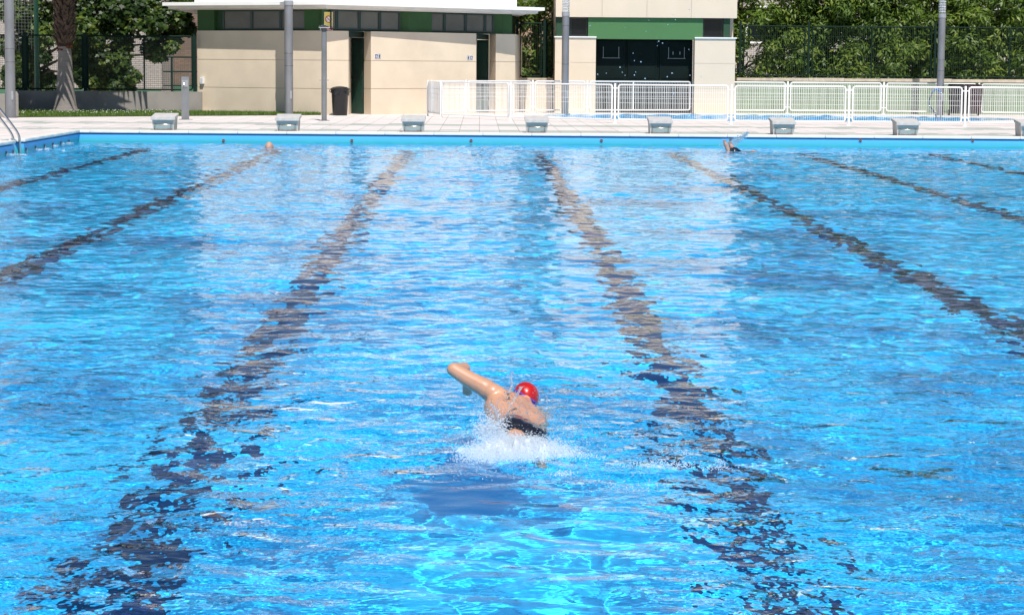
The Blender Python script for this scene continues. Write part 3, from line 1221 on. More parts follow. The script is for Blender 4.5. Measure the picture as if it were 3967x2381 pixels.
def picto(px, kind, label, sexe=None):
    p, sw, sh, zc, ang_ = sign_board(px, 209 if px < 1600 else 215.5, 228 if px < 1600 else 232.5, 12.2, P2b, P3, .004)
    root = thing('pictogram_sign', label, 'sign', (p.x, p.y, zc), ang_)
    sw *= 1.1
    if kind == 'wheel':
        MB().box(-sw / 2, sw / 2, -.006, .004, -sh / 2, sh / 2).build('board', wht, root)
        MB().box(-sw / 2 + .006, sw / 2 - .006, -.008, -.006, -sh / 2 + .008, sh / 2 - .008).build('blue_field', blu, root)
        b = MB(); disc(b, 0, -sh * .14, sw * .25, -.010, -.008, 16, sw * .16); disc(b, -.006, sh * .28, sw * .09, -.010, -.008, 10)
        poly_y(b, [(-.014, sh * .2), (-.002, sh * .2), (.0, 0), (.018, 0), (.026, -sh * .26), (.016, -sh * .26), (.01, -.01), (-.012, -.01)], -.0125, -.0102)
        b.build('wheelchair_pictogram', wht, root)
    else:
        MB().box(-sw / 2, sw / 2, -.006, .004, -sh / 2, sh / 2).build('board', silver, root)
        b = MB(); disc(b, 0, sh * .33, sw * .1, -.010, -.006, 10)
        if kind == 'man':
            poly_y(b, [(-.016, sh * .22), (.016, sh * .22), (.02, -.005), (.011, -.005), (.011, -sh * .4), (-.011, -sh * .4), (-.011, -.005), (-.02, -.005)], -.010, -.006)
        else:
            poly_y(b, [(-.010, sh * .22), (.010, sh * .22), (.022, -sh * .15), (.008, -sh * .15), (.007, -sh * .4), (-.007, -sh * .4), (-.008, -sh * .15), (-.022, -sh * .15)], -.010, -.006)
        b.build('%s_pictogram' % ('man' if kind == 'man' else 'woman'), blk, root)


picto(c3(137), 'wheel', 'blue wheelchair pictogram sign beside the left toilet door')
picto(c3(166), 'man', 'silver man pictogram sign beside the left toilet door')
picto(c3(991), 'woman', 'silver woman pictogram sign beside the right toilet door')
picto(c3(1019), 'wheel', 'blue wheelchair pictogram sign beside the right toilet door')
p, sw, sh, zc, ang_ = sign_board(c2(207), 299, 325, 14, P0, Pc, .04)
root = thing('motion_sensor', 'small white alarm sensor box on the beige wall beside the fence', 'sensor', (p.x, p.y, zc), ang_)
MB().box(-sw / 2, sw / 2, -.04, .036, -sh / 2, sh / 2).build('housing', white, root, bevel=.006)
MB().box(-sw * .3, sw * .3, -.043, -.040, -sh * .35, sh * .3).build('lens', mat('sensor_lens', (.55, .58, .62), .3), root)

# ------------------------------------------------------------------ building 2
BY = 65.4
X4 = lambda x, Y=BY: at_y(2000 + x / 2.393, 200, Y).x
root = thing('pool_house', 'tall beige building with green band and dark doorway, right of centre', 'building', (X4(365), BY, 0))
off = root.location
beige2 = mat('beige_panel_render', (.67, .56, .43), .8, var=.06, scale=1.0, bump=.08, bscale=50)
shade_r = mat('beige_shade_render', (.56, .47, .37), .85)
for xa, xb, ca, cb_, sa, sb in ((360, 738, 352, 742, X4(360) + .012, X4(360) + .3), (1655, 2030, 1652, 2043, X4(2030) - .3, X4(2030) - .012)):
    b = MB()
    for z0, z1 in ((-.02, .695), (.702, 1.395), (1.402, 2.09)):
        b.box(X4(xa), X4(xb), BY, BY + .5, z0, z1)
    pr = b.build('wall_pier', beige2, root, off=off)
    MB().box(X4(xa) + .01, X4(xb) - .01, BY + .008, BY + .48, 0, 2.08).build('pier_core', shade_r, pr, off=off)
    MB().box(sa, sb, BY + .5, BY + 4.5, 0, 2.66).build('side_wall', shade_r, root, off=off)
    MB().box(X4(ca), X4(cb_), BY - .04, BY + .5, 2.092, 2.125).build('cap_slab', whitec, root, off=off)
b = MB()
up = [362, 790, 1205, 1615, 2040]
for i in range(4):
    b.box(X4(up[i]) + .003, X4(up[i + 1]) - .003, BY - .06, BY + .2, 2.66, 6.4)
b.box(X4(362) + .004, X4(2040) - .004, BY + .2, BY + 4.5, 2.662, 6.4)
b.build('upper_storey', beige2, root, off=off)
MB().box(X4(665), X4(1728), BY + .03, BY + .5, 2.06, 2.655).build('green_band', mat('mid_green_render', (.058, .165, .055), .75, var=.06, scale=2), root, off=off)
for xa, xb in ((368, 432), (1920, 1980)):
    MB().box(X4(xa), X4(xb), BY + .05, BY + .5, 2.127, 2.655).build('green_pier', mat('dark_green_render', (.012, .05, .02), .7), root, off=off)
blkf = mat('black_frame', (.012, .013, .014), .35)
clr = mat('dark_glass', (.008, .010, .012), .12, spec=.25)
for xa, xb in ((436, 660), (1732, 1916)):
    A, B = (X4(xa), BY + .2), (X4(xb), BY + .2)
    fb = MB()
    x0, x1 = A[0], B[0]
    if xa < 500:
        fb.box(x0, X4(500), BY + .18, BY + .25, 2.127, 2.655)
        x0 = X4(500)
    fb.box(x0, x1, BY + .15, BY + .2, 2.127, 2.165)
    fb.box(x0, x1, BY + .15, BY + .2, 2.62, 2.655)
    fb.box(x0, x0 + .035, BY + .15, BY + .2, 2.166, 2.619)
    fb.box(x1 - .035, x1, BY + .15, BY + .2, 2.166, 2.619)
    fo = fb.build('window', blkf, root, off=off)
    MB().box(x0 + .036, x1 - .036, BY + .17, BY + .18, 2.166, 2.619).build('pane', clr, fo, off=off)
dk = mat('doorway_green', (.004, .011, .010), .7, spec=.12, var=.25, scale=2)
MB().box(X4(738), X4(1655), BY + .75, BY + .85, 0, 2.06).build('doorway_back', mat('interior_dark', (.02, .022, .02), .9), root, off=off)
MB().box(X4(738) - .1, X4(1655) + .1, BY + .5, BY + .9, 2.062, 2.2).build('lintel', dk, root, off=off)
for i, (xa, xb) in enumerate(((742, 1020), (1045, 1320), (1345, 1650))):
    do = MB().box(X4(xa), X4(xb), BY + .52, BY + .57, .01, 2.04).build('door', dk, root, off=off)
    b = MB()
    for xx in (xa + 8, xb - 8):
        b.box(X4(xx) - .02, X4(xx) + .02, BY + .50, BY + .52, .02, 2.03)
    for z in (.08, 1.0, 1.97):
        b.box(X4(xa + 8) + .021, X4(xb - 8) - .021, BY + .503, BY + .519, z - .03, z + .03)
    b.build('door_rail', dk, do, off=off)
b = MB()
for xa in (1022, 1322):
    b.box(X4(xa), X4(xa + 21), BY + .54, BY + .62, .01, 2.05)
b.build('door_jamb', dk, root, off=off)
pale = mat('pale_frame', (.26, .28, .27), .5)
for xa, xb, tg in ((815, 960, False), (1425, 1572, True)):
    za, zb = at_y(2400, 435 / 2.393, BY).z, at_y(2400, 537 / 2.393, BY).z
    x0, x1 = X4(xa), X4(xb)
    b = MB()
    yy = BY + .46
    for q in (x0, x1):
        b.box(q - .006, q + .006, yy, yy + .02, zb, za)
    b.box(x0 - .03, x1 + .03, yy - .004, yy + .02, zb - .012, zb)
    if tg:
        for f in (.28, .72):
            b.box(x0 + (x1 - x0) * f - .01, x0 + (x1 - x0) * f + .01, yy, yy + .01, zb + .1, za - .12)
    b.build('notice_holder', pale, root, off=off)

# ------------------------------------------------------------------ brick buildings behind
pb = brick_mat('pale_brick', (.46, .42, .38), (.40, .36, .33), (.25, .235, .22))
bb = brick_mat('brown_brick', (.22, .145, .105), (.16, .105, .08), (.12, .10, .09))
tb = brick_mat('tan_brick', (.46, .31, .20), (.38, .25, .16), (.25, .19, .14))
y_ = 76
xL = at_y(626, 300, y_).x
root = thing('brick_building', 'pale brick building showing through the mesh fence behind the plane tree', 'building', (xL, y_, 0))
MB().box(xL - 22, xL, y_, y_ + 8, 0, 11).build('wall', pb, root, off=root.location)
MB().box(xL - 22, xL - .01, y_ - .03, y_, 0, .42).build('plinth', mat('court_green', (.05, .14, .08), .8), root, off=root.location)
for k in range(5):
    b = MB().box(xL - 4 - k * 4, xL - 2.6 - k * 4, y_ - .03, y_ - .003, 5, 6.6).build('window', fgreen, root, off=root.location)
    MB().box(xL - 3.95 - k * 4, xL - 2.65 - k * 4, y_ - .04, y_ - .031, 5.05, 6.55).build('pane', clr, b, off=root.location)
y_ = 79
xR = at_y(2020, 100, y_).x
root = thing('brick_building', 'dark brown brick building behind the changing rooms roof', 'building', (xL, y_, 0))
MB().box(xL + .02, xL + 6, y_, y_ + 8, 0, 9).build('wall', bb, root, off=root.location)
MB().box(xL + .02, xL + 5.9, y_ - .1, y_, 0, .55).build('plinth', mat('court_green', (.05, .14, .08), .8), root, off=root.location)
b = MB()
for k in range(4):
    b.box(xL + .3 + k * 1.3, xL + .36 + k * 1.3, y_ - 3, y_ - 2.94, 0, 1.5)
for z in (1.47, 1.0, .55):
    b.box(xL + .05, xL + 5, y_ - 3.01, y_ - 2.95, z, z + .04)
fo = thing('handrail', 'far green tube railing in front of the dark brown brick wall', 'railing', (xL, y_ - 3, 0))
b.build('rail', dgreen, fo, off=fo.location)
root = thing('brick_building', 'tan brick building glimpsed above the trees between the two pool buildings', 'building', (1, 86, 0))
MB().box(1.0, 6.5, 86, 92, 0, 11).build('wall', tb, root, off=root.location)
root = thing('brick_building', 'pale brick apartment block behind the trees on the right', 'building', (9, 88, 0))
MB().box(8, 45, 88, 96, 0, 14).build('wall', pb, root, off=root.location)
for k in range(7):
    for z in (2.2, 5.2, 8.2, 11.2):
        b = MB().box(10 + k * 4.5, 12 + k * 4.5, 87.96, 87.997, z, z + 1.4).build('window', white, root, off=root.location)
        MB().box(10.08 + k * 4.5, 11.92 + k * 4.5, 87.95, 87.959, z + .08, z + 1.32).build('pane', clr, b, off=root.location)

# ------------------------------------------------------------------ trees
bark = mat('bark', (.16, .12, .09), .9, var=.4, scale=6, bump=.5, bscale=20)


def leaves(cent, n, spread, shape, size, seed, droop=.35):
    """numpy leaf cloud: cent (k,3) clump centres; shape (m,2) outline of one leaf lying in its own plane"""
    g = np.random.default_rng(seed)
    k = len(cent)
    ci = g.integers(0, k, n)
    off = g.normal(0, 1, (n, 3))
    off /= np.linalg.norm(off, axis=1, keepdims=True) + 1e-6
    rad = g.random(n) ** .45 * (1 + .35 * np.sin(off[:, 0] * 5 + ci) * np.sin(off[:, 2] * 6 + ci * 2))
    pos = cent[ci, :3] + off * rad[:, None] * np.array(spread) * cent[ci, 3:4]
    # leaf normal: outward/up toward the light with scatter
    nr = off * .6 + np.array([0, -.55, .75]) + g.normal(0, .45, (n, 3))
    nr /= np.linalg.norm(nr, axis=1, keepdims=True)
    ax = np.cross(nr, g.normal(0, 1, (n, 3)) * np.array([1, 1, .4]))
    ax /= np.linalg.norm(ax, axis=1, keepdims=True)
    ax[:, 2] = -np.abs(ax[:, 2]) - droop * g.random(n)
    ax -= nr * np.sum(ax * nr, axis=1, keepdims=True)
    ax /= np.linalg.norm(ax, axis=1, keepdims=True)
    bx = np.cross(nr, ax)
    sz = size * g.uniform(.6, 1.25, n)
    m = len(shape)
    P = pos[:, None, :] + (ax[:, None, :] * shape[None, :, 0:1] + bx[:, None, :] * shape[None, :, 1:2]) * sz[:, None, None]
    cup = (np.abs(shape[:, 1]) * .35)[None, :, None] * nr[:, None, :] * sz[:, None, None]
    P = P + cup
    return P.reshape(-1, 3), np.arange(n * m).reshape(n, m), np.clip(g.normal(.5, .22, n) + .18 * np.sin(ci * 1.7), 0, 1)


palmate = np.array([(0, 0), (.12, .42), (.30, .30), (.52, .55), (.60, .22), (1.0, 0), (.60, -.22), (.52, -.55), (.30, -.30), (.12, -.42)])
lance = np.array([(0, 0), (.3, .14), (.65, .12), (1.0, 0), (.65, -.12), (.3, -.14)])
leafL = leaf_mat('plane_leaf', (.010, .026, .006), (.035, .08, .011), (.17, .22, .03), .35)
leafR = leaf_mat('ash_leaf', (.03, .065, .010), (.115, .20, .025), (.26, .33, .05), .45)


def tree(name, label, x, y, top, clumps, n, shape, size, seed, m, spread, trunk_r=.14, group=None, first=2.2):
    root = thing(name, label, 'tree', (x, y, 0), 0, group)
    g = random.Random(seed)
    b = MB()
    pts = [(0, 0, 0)]
    for i in range(1, 7):
        pts.append((pts[-1][0] + g.uniform(-.08, .08), pts[-1][1] + g.uniform(-.08, .08), top * .8 * i / 6))
    b.tube(pts, [trunk_r * (1.15 - .14 * i) for i in range(7)], 9)
    for c in clumps[::max(1, len(clumps) // 26)]:
        lx, ly, lz = c[0] - x, c[1] - y, c[2]
        z0 = max(.8, min(lz * .75, top * .7))
        f = z0 / (top * .8) * 6
        bs = Vector(pts[min(6, int(f))])
        bs.z = z0
        e_ = Vector((lx, ly, lz))
        mid = bs.lerp(e_, .5) + Vector((g.uniform(-.2, .2), g.uniform(-.2, .2), .15))
        b.tube([bs, mid, e_], [trunk_r * .4, trunk_r * .22, trunk_r * .07], 5)
    b.build('trunk', bark, root, smooth=True)
    P, F_, T_ = leaves(np.array(clumps), n, spread, shape, size, seed)
    P = P - np.array([x, y, 0])
    np_mesh('crown', P, F_, m, root, tone=T_)
    return root


def X1(x, Y):
    return at_y(x / 2.394, 200, Y).x


def Z1(y, Y, px=400):
    return at_y(px, y / 2.394, Y).z


# left plane trees: clump centres follow the masses in the photograph (crop px / 2.394)
g = random.Random(3)
Yt = 66.5
cl = []
for (cx, cy, r) in ((60, 60, .6), (60, 420, .4), (200, 120, .55), (250, 260, .5), (420, 120, .6), (440, 330, .5), (420, 520, .28), (170, 480, .35),
                    (200, 620, .42), (180, 760, .45), (290, 800, .35), (90, 700, .3), (400, 720, .32), (440, 800, .25), (700, 100, .6), (760, 260, .6),
                    (740, 430, .45), (720, 560, .32), (720, 680, .28), (790, 760, .3)):
    cl.append((X1(cx, Yt), Yt + g.uniform(-.5, .6), Z1(cy, Yt), r))
for i in range(26):
    cl.append((X1(g.uniform(-500, 760), Yt), Yt + g.uniform(-.8, 2.5), g.uniform(3.2, 7.5), g.uniform(.6, 1.1)))
tree('plane_tree', 'leafy plane tree directly behind the palm and the tall green pole', X1(300, Yt), Yt + .5, 7.5, cl, 24000, palmate, .13, 41, leafL, (.85, .8, .75), .16)
Yt = 67.6
cl = []
for (cx, cy, r) in ((880, 60, .6), (900, 220, .6), (880, 380, .45), (900, 520, .42), (900, 660, .42), (930, 770, .3), (1060, 100, .6), (1100, 260, .5),
                    (1120, 420, .42), (1120, 560, .4), (1140, 660, .36), (1090, 790, .3), (1230, 700, .26), (1180, 800, .2), (1260, 60, .5), (1250, 200, .45), (1380, 80, .5), (1440, 230, .5),
                    (1420, 400, .42), (1390, 500, .2), (1490, 500, .22), (1560, 120, .45), (1580, 320, .42), (1600, 430, .22), (1690, 160, .35), (1740, 250, .28), (1680, 60, .3), (1000, 560, .3)):
    cl.append((X1(cx, Yt), Yt + g.uniform(-.5, .6), Z1(cy, Yt), r))
for i in range(30):
    cl.append((X1(g.uniform(820, 1750), Yt), Yt + g.uniform(-.8, 2.5), g.uniform(3.3, 8), g.uniform(.6, 1.1)))
tree('plane_tree', 'leafy plane tree overhanging the fence beside the changing rooms', X1(830, Yt), Yt + .4, 8, cl, 30000, palmate, .13, 43, leafL, (.85, .8, .75), .16)


def hedge_tree(xc, yc, half, zlo, zhi, n, seed, label, dens=46):
    g = random.Random(seed)
    cl = []
    for i in range(dens):
        cl.append((xc + g.uniform(-half, half), yc + g.uniform(-.9, .9), g.uniform(zlo, zhi), g.uniform(.30, .62)))
    for i in range(34):
        cl.append((xc + g.uniform(-half, half) * 1.05, yc + g.uniform(-.6, 1.5), g.uniform(zhi, zhi + 4.0), g.uniform(.6, 1.0)))
    tree('broadleaf_tree', label, xc, yc + .5, zhi + 3.5, cl, n, lance, .17, seed, leafR, (1, .9, .72), .12, group='trees behind the dark mesh fence')


xx = [at_y(px, 200, 69.5).x for px in (2880, 3130, 3370, 3610, 3860, 4110)]
lb = ['sparse leafy tree beside the pool house, brick showing through its gaps', 'leafy tree behind the mesh fence, second from the pool house',
      'dense leafy tree in the middle of the row behind the mesh fence', 'dense leafy tree behind the rightmost lamp post',
      'leafy tree just right of the rightmost lamp post', 'leafy tree at the far right edge behind the mesh fence']
for i, x in enumerate(xx):
    hedge_tree(x, 69.3 + .5 * (i % 2), 1.15, .9, 4.2, 14000 if i == 0 else 32000, 60 + i, lb[i], 36 if i == 0 else 84)
xg = at_y(2070, 200, 69.5).x
hedge_tree(xg, 68.2, .75, .6, 3.4, 13000, 81, 'leafy tree filling the gap between the two buildings', 40)

# palm
pp = at_z(255, 436.5)
pp.y = 60.3
pp = Vector((at_y(254, 430, 60.3).x, 60.3, 0))
root = thing('palm_tree', 'stout palm with smooth grey flared trunk and shaggy brown upper boots', 'palm tree', pp)
gp_ = mat('palm_grey_bark', (.25, .22, .20), .9, var=.22, scale=5, bump=.35, bscale=12, stretch=(1, 1, 6))
prof = [(.345, -.03), (.325, .05), (.285, .2), (.245, .45), (.215, .8), (.19, 1.15), (.175, 1.5), (.165, 1.62), (.165, 1.75)]
fine = []
for i in range(len(prof) - 1):
    for k in range(8):
        f = k / 8
        rr = prof[i][0] * (1 - f) + prof[i + 1][0] * f
        zz = prof[i][1] * (1 - f) + prof[i + 1][1] * f
        fine.append((rr + .0025 * math.sin(zz * 95), zz))
MB().lathe(fine, n=28).build('trunk', gp_, root, smooth=True)
rust = MB()
g = random.Random(8)
for i in range(70):
    a = g.uniform(0, 2 * PI)
    z = g.uniform(1.62, 1.85)
    rust.bar((.165 * math.cos(a), .165 * math.sin(a), z), (.205 * math.cos(a), .205 * math.sin(a), z + g.uniform(-.08, .09)), .05, .012)
rust.build('rust_fibres', mat('palm_rust', (.16, .05, .018), .9, var=.5, scale=9), root)
b = MB()
core = MB().lathe([(.17, 1.7), (.2, 2.0), (.21, 3.9), (.15, 4.1)], n=14)
core.build('upper_trunk', mat('palm_dark_core', (.035, .022, .015), .95), root)
for i in range(620):
    z = 1.78 + 2.2 * (i / 620)
    a = i * 2.399 + g.uniform(-.2, .2)
    ca, sa = math.cos(a), math.sin(a)
    ln = g.uniform(.10, .2)
    wd = g.uniform(.035, .06)
    p0 = Vector((.185 * ca, .185 * sa, z))
    p1 = Vector(((.25) * ca, .25 * sa, z + ln * .7))
    p2 = Vector(((.25 + g.uniform(.01, .07)) * ca, (.25 + .04) * sa, z + ln))
    t = Vector((-sa, ca, 0))
    nr = Vector((ca, sa, -.3)) * .012
    v = [p0 - t * wd, p0 + t * wd, p1 + t * wd * .7, p2 + t * wd * .35, p2 - t * wd * .35, p1 - t * wd * .7]
    b.add([x for x in v] + [x + nr for x in v], [(0, 1, 2, 3, 4, 5), (11, 10, 9, 8, 7, 6)] + [(k, (k + 1) % 6, 6 + (k + 1) % 6, 6 + k) for k in range(6)])
b.build('leaf_boots', mat('palm_boots', (.12, .08, .058), .95, var=.55, scale=7), root)
V, F, T = [], [], []
for i in range(76):
    a = i * 2.399
    el = g.uniform(.18, 1.0)
    L_ = g.uniform(2.2, 3.0)
    prevp = Vector((0, 0, 4.0))
    d = Vector((math.cos(a) * math.cos(el), math.sin(a) * math.cos(el), math.sin(el)))
    for k in range(12):
        d2 = Vector((d.x, d.y, d.z - k * .09)).normalized()
        q = prevp + d2 * L_ / 12
        side = d2.cross(Vector((0, 0, 1))).normalized()
        for sgn in (-1, 1):
            tip = q + side * sgn * (.5 - .03 * abs(k - 5)) + d2 * .25 + Vector((0, 0, -.12))
            o = len(V)
            V += [tuple(prevp), tuple(q), tuple(tip)]
            F.append((o, o + 1, o + 2))
            T.append(g.random())
        prevp = q
np_mesh('fronds', V, F, leaf_mat('palm_leaf', (.02, .05, .012), (.05, .11, .02), (.12, .18, .04), .3), root, tone=T)


# ------------------------------------------------------------------ lamp posts
galv = mat('galvanised_steel', (.27, .275, .29), .42, metal=.55, var=.22, scale=4, stretch=(1, 1, .4), bump=.05, bscale=30)
galv_l = mat('galvanised_light', (.40, .41, .43), .4, metal=.5, var=.15, scale=5)
chrome = mat('stainless_steel', (.60, .58, .56), .18, metal=1.0)
gl = bpy.data.materials.new('lamp_glass')
gl.use_nodes = True
q_ = gl.node_tree.nodes['Principled BSDF']
q_.inputs['Base Color'].default_value = (.9, .93, .97, 1)
q_.inputs['Roughness'].default_value = .15
q_.inputs['Transmission Weight'].default_value = .85
q_.inputs['IOR'].default_value = 1.1


def lamp(px, Y, r, label, z_lum, z_b1, z_b2):
    p = at_y(px, 440, Y)
    root = thing('lamp_post', label, 'lamp post', (p.x, Y, 0), 0, None)
    MB().lathe([(r, 0), (r * .97, z_lum)], n=28).build('pole', galv, root, smooth=True)
    MB().lathe([(r * 1.5, 0), (r * 1.5, .012), (r * 1.02, .02)], n=24).build('base_plate', galv, root, smooth=True)
    b = MB()
    for z in (z_b1, z_b2):
        b.lathe([(r * 1.0, z - .012), (r * 1.02, z - .008), (r * 1.02, z + .008), (r * 1.0, z + .012)], n=28)
    b.build('joint_band', mat('band_dark', (.16, .165, .17), .5, metal=.5), root, smooth=True)
    MB().box(-.001 + r * .35, r * .75, -r * 1.0, -r * .7, .42, .62).build('hatch', galv_l, root, bevel=.004)
    MB().lathe([(r * .97, z_lum), (r * 1.08, z_lum + .004), (r * 1.08, z_lum + .11), (r * .97, z_lum + .115)], n=28).build('collar', galv_l, root, smooth=True)
    MB().lathe([(r * 1.0, z_lum + .115), (r * 1.0, z_lum + 1.1)], n=28).build('lamp_glass', gl, root, smooth=True)
    b = MB()
    for k in range(13):
        z = z_lum + .16 + k * .07
        b.lathe([(r * .45, z + .03), (r * .9, z), (r * .9, z + .012), (r * .5, z + .045)], n=24)
    b.build('louvre_rings', white, root, smooth=True)
    MB().lathe([(r * 1.08, z_lum + 1.1), (r * 1.0, z_lum + 1.22), (r * .2, z_lum + 1.28)], n=24).build('cap', galv_l, root, smooth=True)
    return root


def zat(px, py, Y):
    return at_y(px, py, Y).z


lamp(41.5, 54.6, .116, 'thick grey lamp post at the far left behind the steel ladder rails', 3.4, zat(40, 189, 54.6), zat(40, 240, 54.6))
lamp(1119, 59.3, .112, 'grey lamp post against the beige wall left of the shower', zat(1117, 21, 59.3), zat(1117, 207, 59.3), zat(1117, 255, 59.3))
lamp(2188, 63.3, .100, 'grey lamp post in front of the left pillar of the pool house', zat(2190, 63, 63.3), zat(2190, 100, 63.3), 1.35)
lamp(3640, 65.3, .103, 'grey lamp post at the right in front of the green trees', zat(3650, 70, 65.3), 1.55, 1.25)

# shower
p = at_z(1256, 468)
root = thing('shower_column', 'slim steel outdoor shower column with a domed head left of the black bin', 'shower', p)
s = FPX / p.y
st = mat('brushed_steel', (.34, .345, .36), .3, metal=.85, var=.25, scale=3, stretch=(1, 1, .5))
ht = zat(1256, 104, p.y)
MB().lathe([(.062, .01), (.062, ht - .12)], n=24).build('column', st, root, smooth=True)
MB().lathe([(.052, ht - .12), (.052, ht - .03)], n=20).build('neck', mat('dark_steel', (.12, .12, .13), .4, metal=.7), root, smooth=True)
MB().lathe([(.045, ht - .035), (.125, ht - .03), (.135, ht - .012), (.10, ht + .015), (.04, ht + .033), (.005, ht + .036)], n=28).build('dome_head', chrome, root, smooth=True)
MB().lathe([(.135, 0), (.135, .008), (.07, .016)], n=28).build('base_plate', st, root, smooth=True)
for sx, sy_ in ((-1, -.4), (1, -.4), (-1, .6), (1, .6)):
    b = MB().lathe([(.008, ht - .06), (.010, ht - .035)], (sx * .085, sy_ * .06, 0), 10)
    b.lathe([(.022, ht - .105), (.02, ht - .08), (.008, ht - .06)], (sx * .085, sy_ * .06, 0), 12)
    b.build('nozzle', chrome, root, smooth=True)
for sx in (-1, 1):
    b = MB().tube([(sx * .055, -.02, .93), (sx * .085, -.02, .93)], .012, 10)
    b.ball((sx * .092, -.02, .93), .014, 10, 6)
    b.build('push_button', chrome, root, smooth=True)
MB().tube([(0, -.062, .98), (.005, -.08, .975)], .010, 8).build('drain_tap', chrome, root, smooth=True)

# foot-wash pillar
p = at_z(719, 464)
root = thing('foot_wash_pillar', 'short grey steel tap pillar on the deck at the end of the low wall', 'tap', p)
hh = .99
b = MB()
for (x0, x1) in ((-.088, .088),):
    b.hexa([(x0, -.05, .01), (x1, -.05, .01), (x1 * .9, .05, .01), (x0 * .9, .05, .01)], [(x0, -.05, hh), (x1, -.05, hh), (x1 * .9, .05, hh + .01), (x0 * .9, .05, hh + .01)])
b.build('pillar', st, root, bevel=.006)
MB().box(-.15, .16, -.1, .1, 0, .008).build('base_plate', st, root)
MB().box(-.07, .065, -.057, -.0505, hh - .24, hh - .08).build('tap_plate', galv_l, root)
b = MB().tube([(-.02, -.055, hh - .15), (-.02, -.10, hh - .15), (-.02, -.12, hh - .19)], .012, 10)
b.ball((-.02, -.08, hh - .12), .018, 10, 6)
b.build('tap', chrome, root, smooth=True)
MB().box(-.06, .055, -.075, -.056, hh - .245, hh - .235).build('drip_ledge', mat('dark_steel', (.12, .12, .13), .4, metal=.7), root)

# ------------------------------------------------------------------ bins
binm = mat('black_plastic', (.010, .010, .013), .4, var=.2, scale=6)
bag = mat('black_bag', (.012, .012, .014), .12)


def bin_(loc, label, w_=.225, h=.70):
    root = thing('waste_bin', label, 'bin', loc)
    MB().lathe([(w_ * .80, 0), (w_ * .84, .02), (w_ * .97, h - .1), (w_ * 1.0, h - .09), (w_ * 1.0, h - .02), (w_ * .93, h - .02), (w_ * .9, h - .1)], n=28).build('tub', binm, root, smooth=True)
    MB().lathe([(w_ * 1.02, h - .035), (w_ * 1.04, h - .012), (w_ * .8, h + .02), (w_ * .3, h + .04), (.005, h + .045)], n=28).build('lid', binm, root, smooth=True)
    V, F = [], []
    n, rws = 40, 7
    g = random.Random(int(loc[0] * 100))
    ph = [g.uniform(0, 6) for _ in range(4)]
    for j in range(rws):
        for i in range(n):
            a = 2 * PI * i / n
            r_ = w_ * (1.04 + .035 * math.sin(9 * a + ph[0] + j) * (j / rws) + .03 * math.sin(17 * a + ph[1] - j * .7))
            dn = .05 + .13 * (j / (rws - 1)) * (1 + .35 * math.sin(3 * a + ph[2]) + .2 * math.sin(7 * a))
            V.append((r_ * math.cos(a), r_ * math.sin(a), h - dn + .03))
    for j in range(rws - 1):
        for i in range(n):
            F.append((j * n + i, j * n + (i + 1) % n, (j + 1) * n + (i + 1) % n, (j + 1) * n + i))
    np_mesh('bag_skirt', V, F, bag, root, smooth=True)
    for sx in (-1, 1):
        MB().tube([(sx * w_ * 1.0, 0, h - .03), (sx * w_ * 1.16, 0, h - .05), (sx * w_ * 1.16, 0, h - .1), (sx * w_ * .98, 0, h - .12)], .010, 6).build('handle', binm, root, smooth=True)
    return root


bin_((at_y(c2(1477), 400, 59.6).x, 59.6, 0), 'black plastic bin with bag skirt beside the left toilet door')


def wheelie(loc, label, col):
    root = thing('waste_bin', label, 'bin', loc)
    MB().hexa([(-.17, -.16, .06), (.17, -.16, .06), (.17, .18, .06), (-.17, .18, .06)], [(-.22, -.24, .78), (.22, -.24, .78), (.22, .22, .78), (-.22, .22, .78)]).build('tub', col, root, bevel=.012)
    MB().hexa([(-.235, -.26, .78), (.235, -.26, .78), (.235, .24, .78), (-.235, .24, .78)], [(-.2, -.2, .84), (.2, -.2, .84), (.2, .24, .88), (-.2, .24, .88)]).build('lid', col, root, bevel=.012)
    for sx in (-1, 1):
        MB().tube([(sx * .16, .2, .08), (sx * .205, .2, .08)], .08, 12).build('wheel', blk, root, smooth=True)
    MB().tube([(-.18, .25, .82), (-.18, .3, .83), (.18, .3, .83), (.18, .25, .82)], .012, 6).build('handle', col, root)
    return root


bx = at_y(3707, 400, 65.2).x
wheelie((bx, 65.2, 0), 'black bin behind the fence, left of the pair near the right lamp post', binm)
wheelie((bx + .42, 65.0, 0), 'dark purple-brown bin behind the fence, right of the pair', mat('dark_purple_plastic', (.035, .014, .022), .4))

# wading pool handrail with hose
p0, p1 = at_z(3626, 463), at_z(3645, 465)
root = thing('handrail', 'looped steel handrail wrapped with blue band at the wading pool edge', 'handrail', (p1.x, p1.y, 0))
sK = FPX / p1.y


def hp(x, y):
    q = at_y(3500 + x / 5.296, 280 + y / 5.296, p1.y)
    return Vector((q.x, q.y, max(q.z, 0)))


MB().tube([hp(770, 975), hp(772, 700), hp(775, 470), hp(770, 420)], .018, 10).build('rail', chrome, root, smooth=True, off=root.location)
MB().tube([hp(685, 965), hp(660, 860), hp(600, 770), hp(530, 690), hp(520, 600), hp(560, 500), hp(600, 400)], .016, 10).build('curved_rail', mat('slate_blue_rubber', (.07, .09, .17), .4, var=.5, scale=14), root, smooth=True, off=root.location)
MB().tube([hp(600, 400), hp(640, 360), hp(690, 350), hp(735, 378), hp(770, 420)], .02, 10).build('blue_grip', mat('blue_grip', (.04, .16, .42), .4), root, smooth=True, off=root.location)
b = MB()
for x, y in ((770, 420), (537, 692), (660, 855)):
    b.ball(hp(x, y), .022, 10, 6)
b.build('joint', chrome, root, smooth=True, off=root.location)

# ------------------------------------------------------------------ starting blocks
blk_c = mat('block_concrete', (.52, .50, .48), .9, var=.18, scale=9, bump=.35, bscale=120)
blk_s = mat('block_side', (.58, .54, .50), .85, var=.25, scale=5)


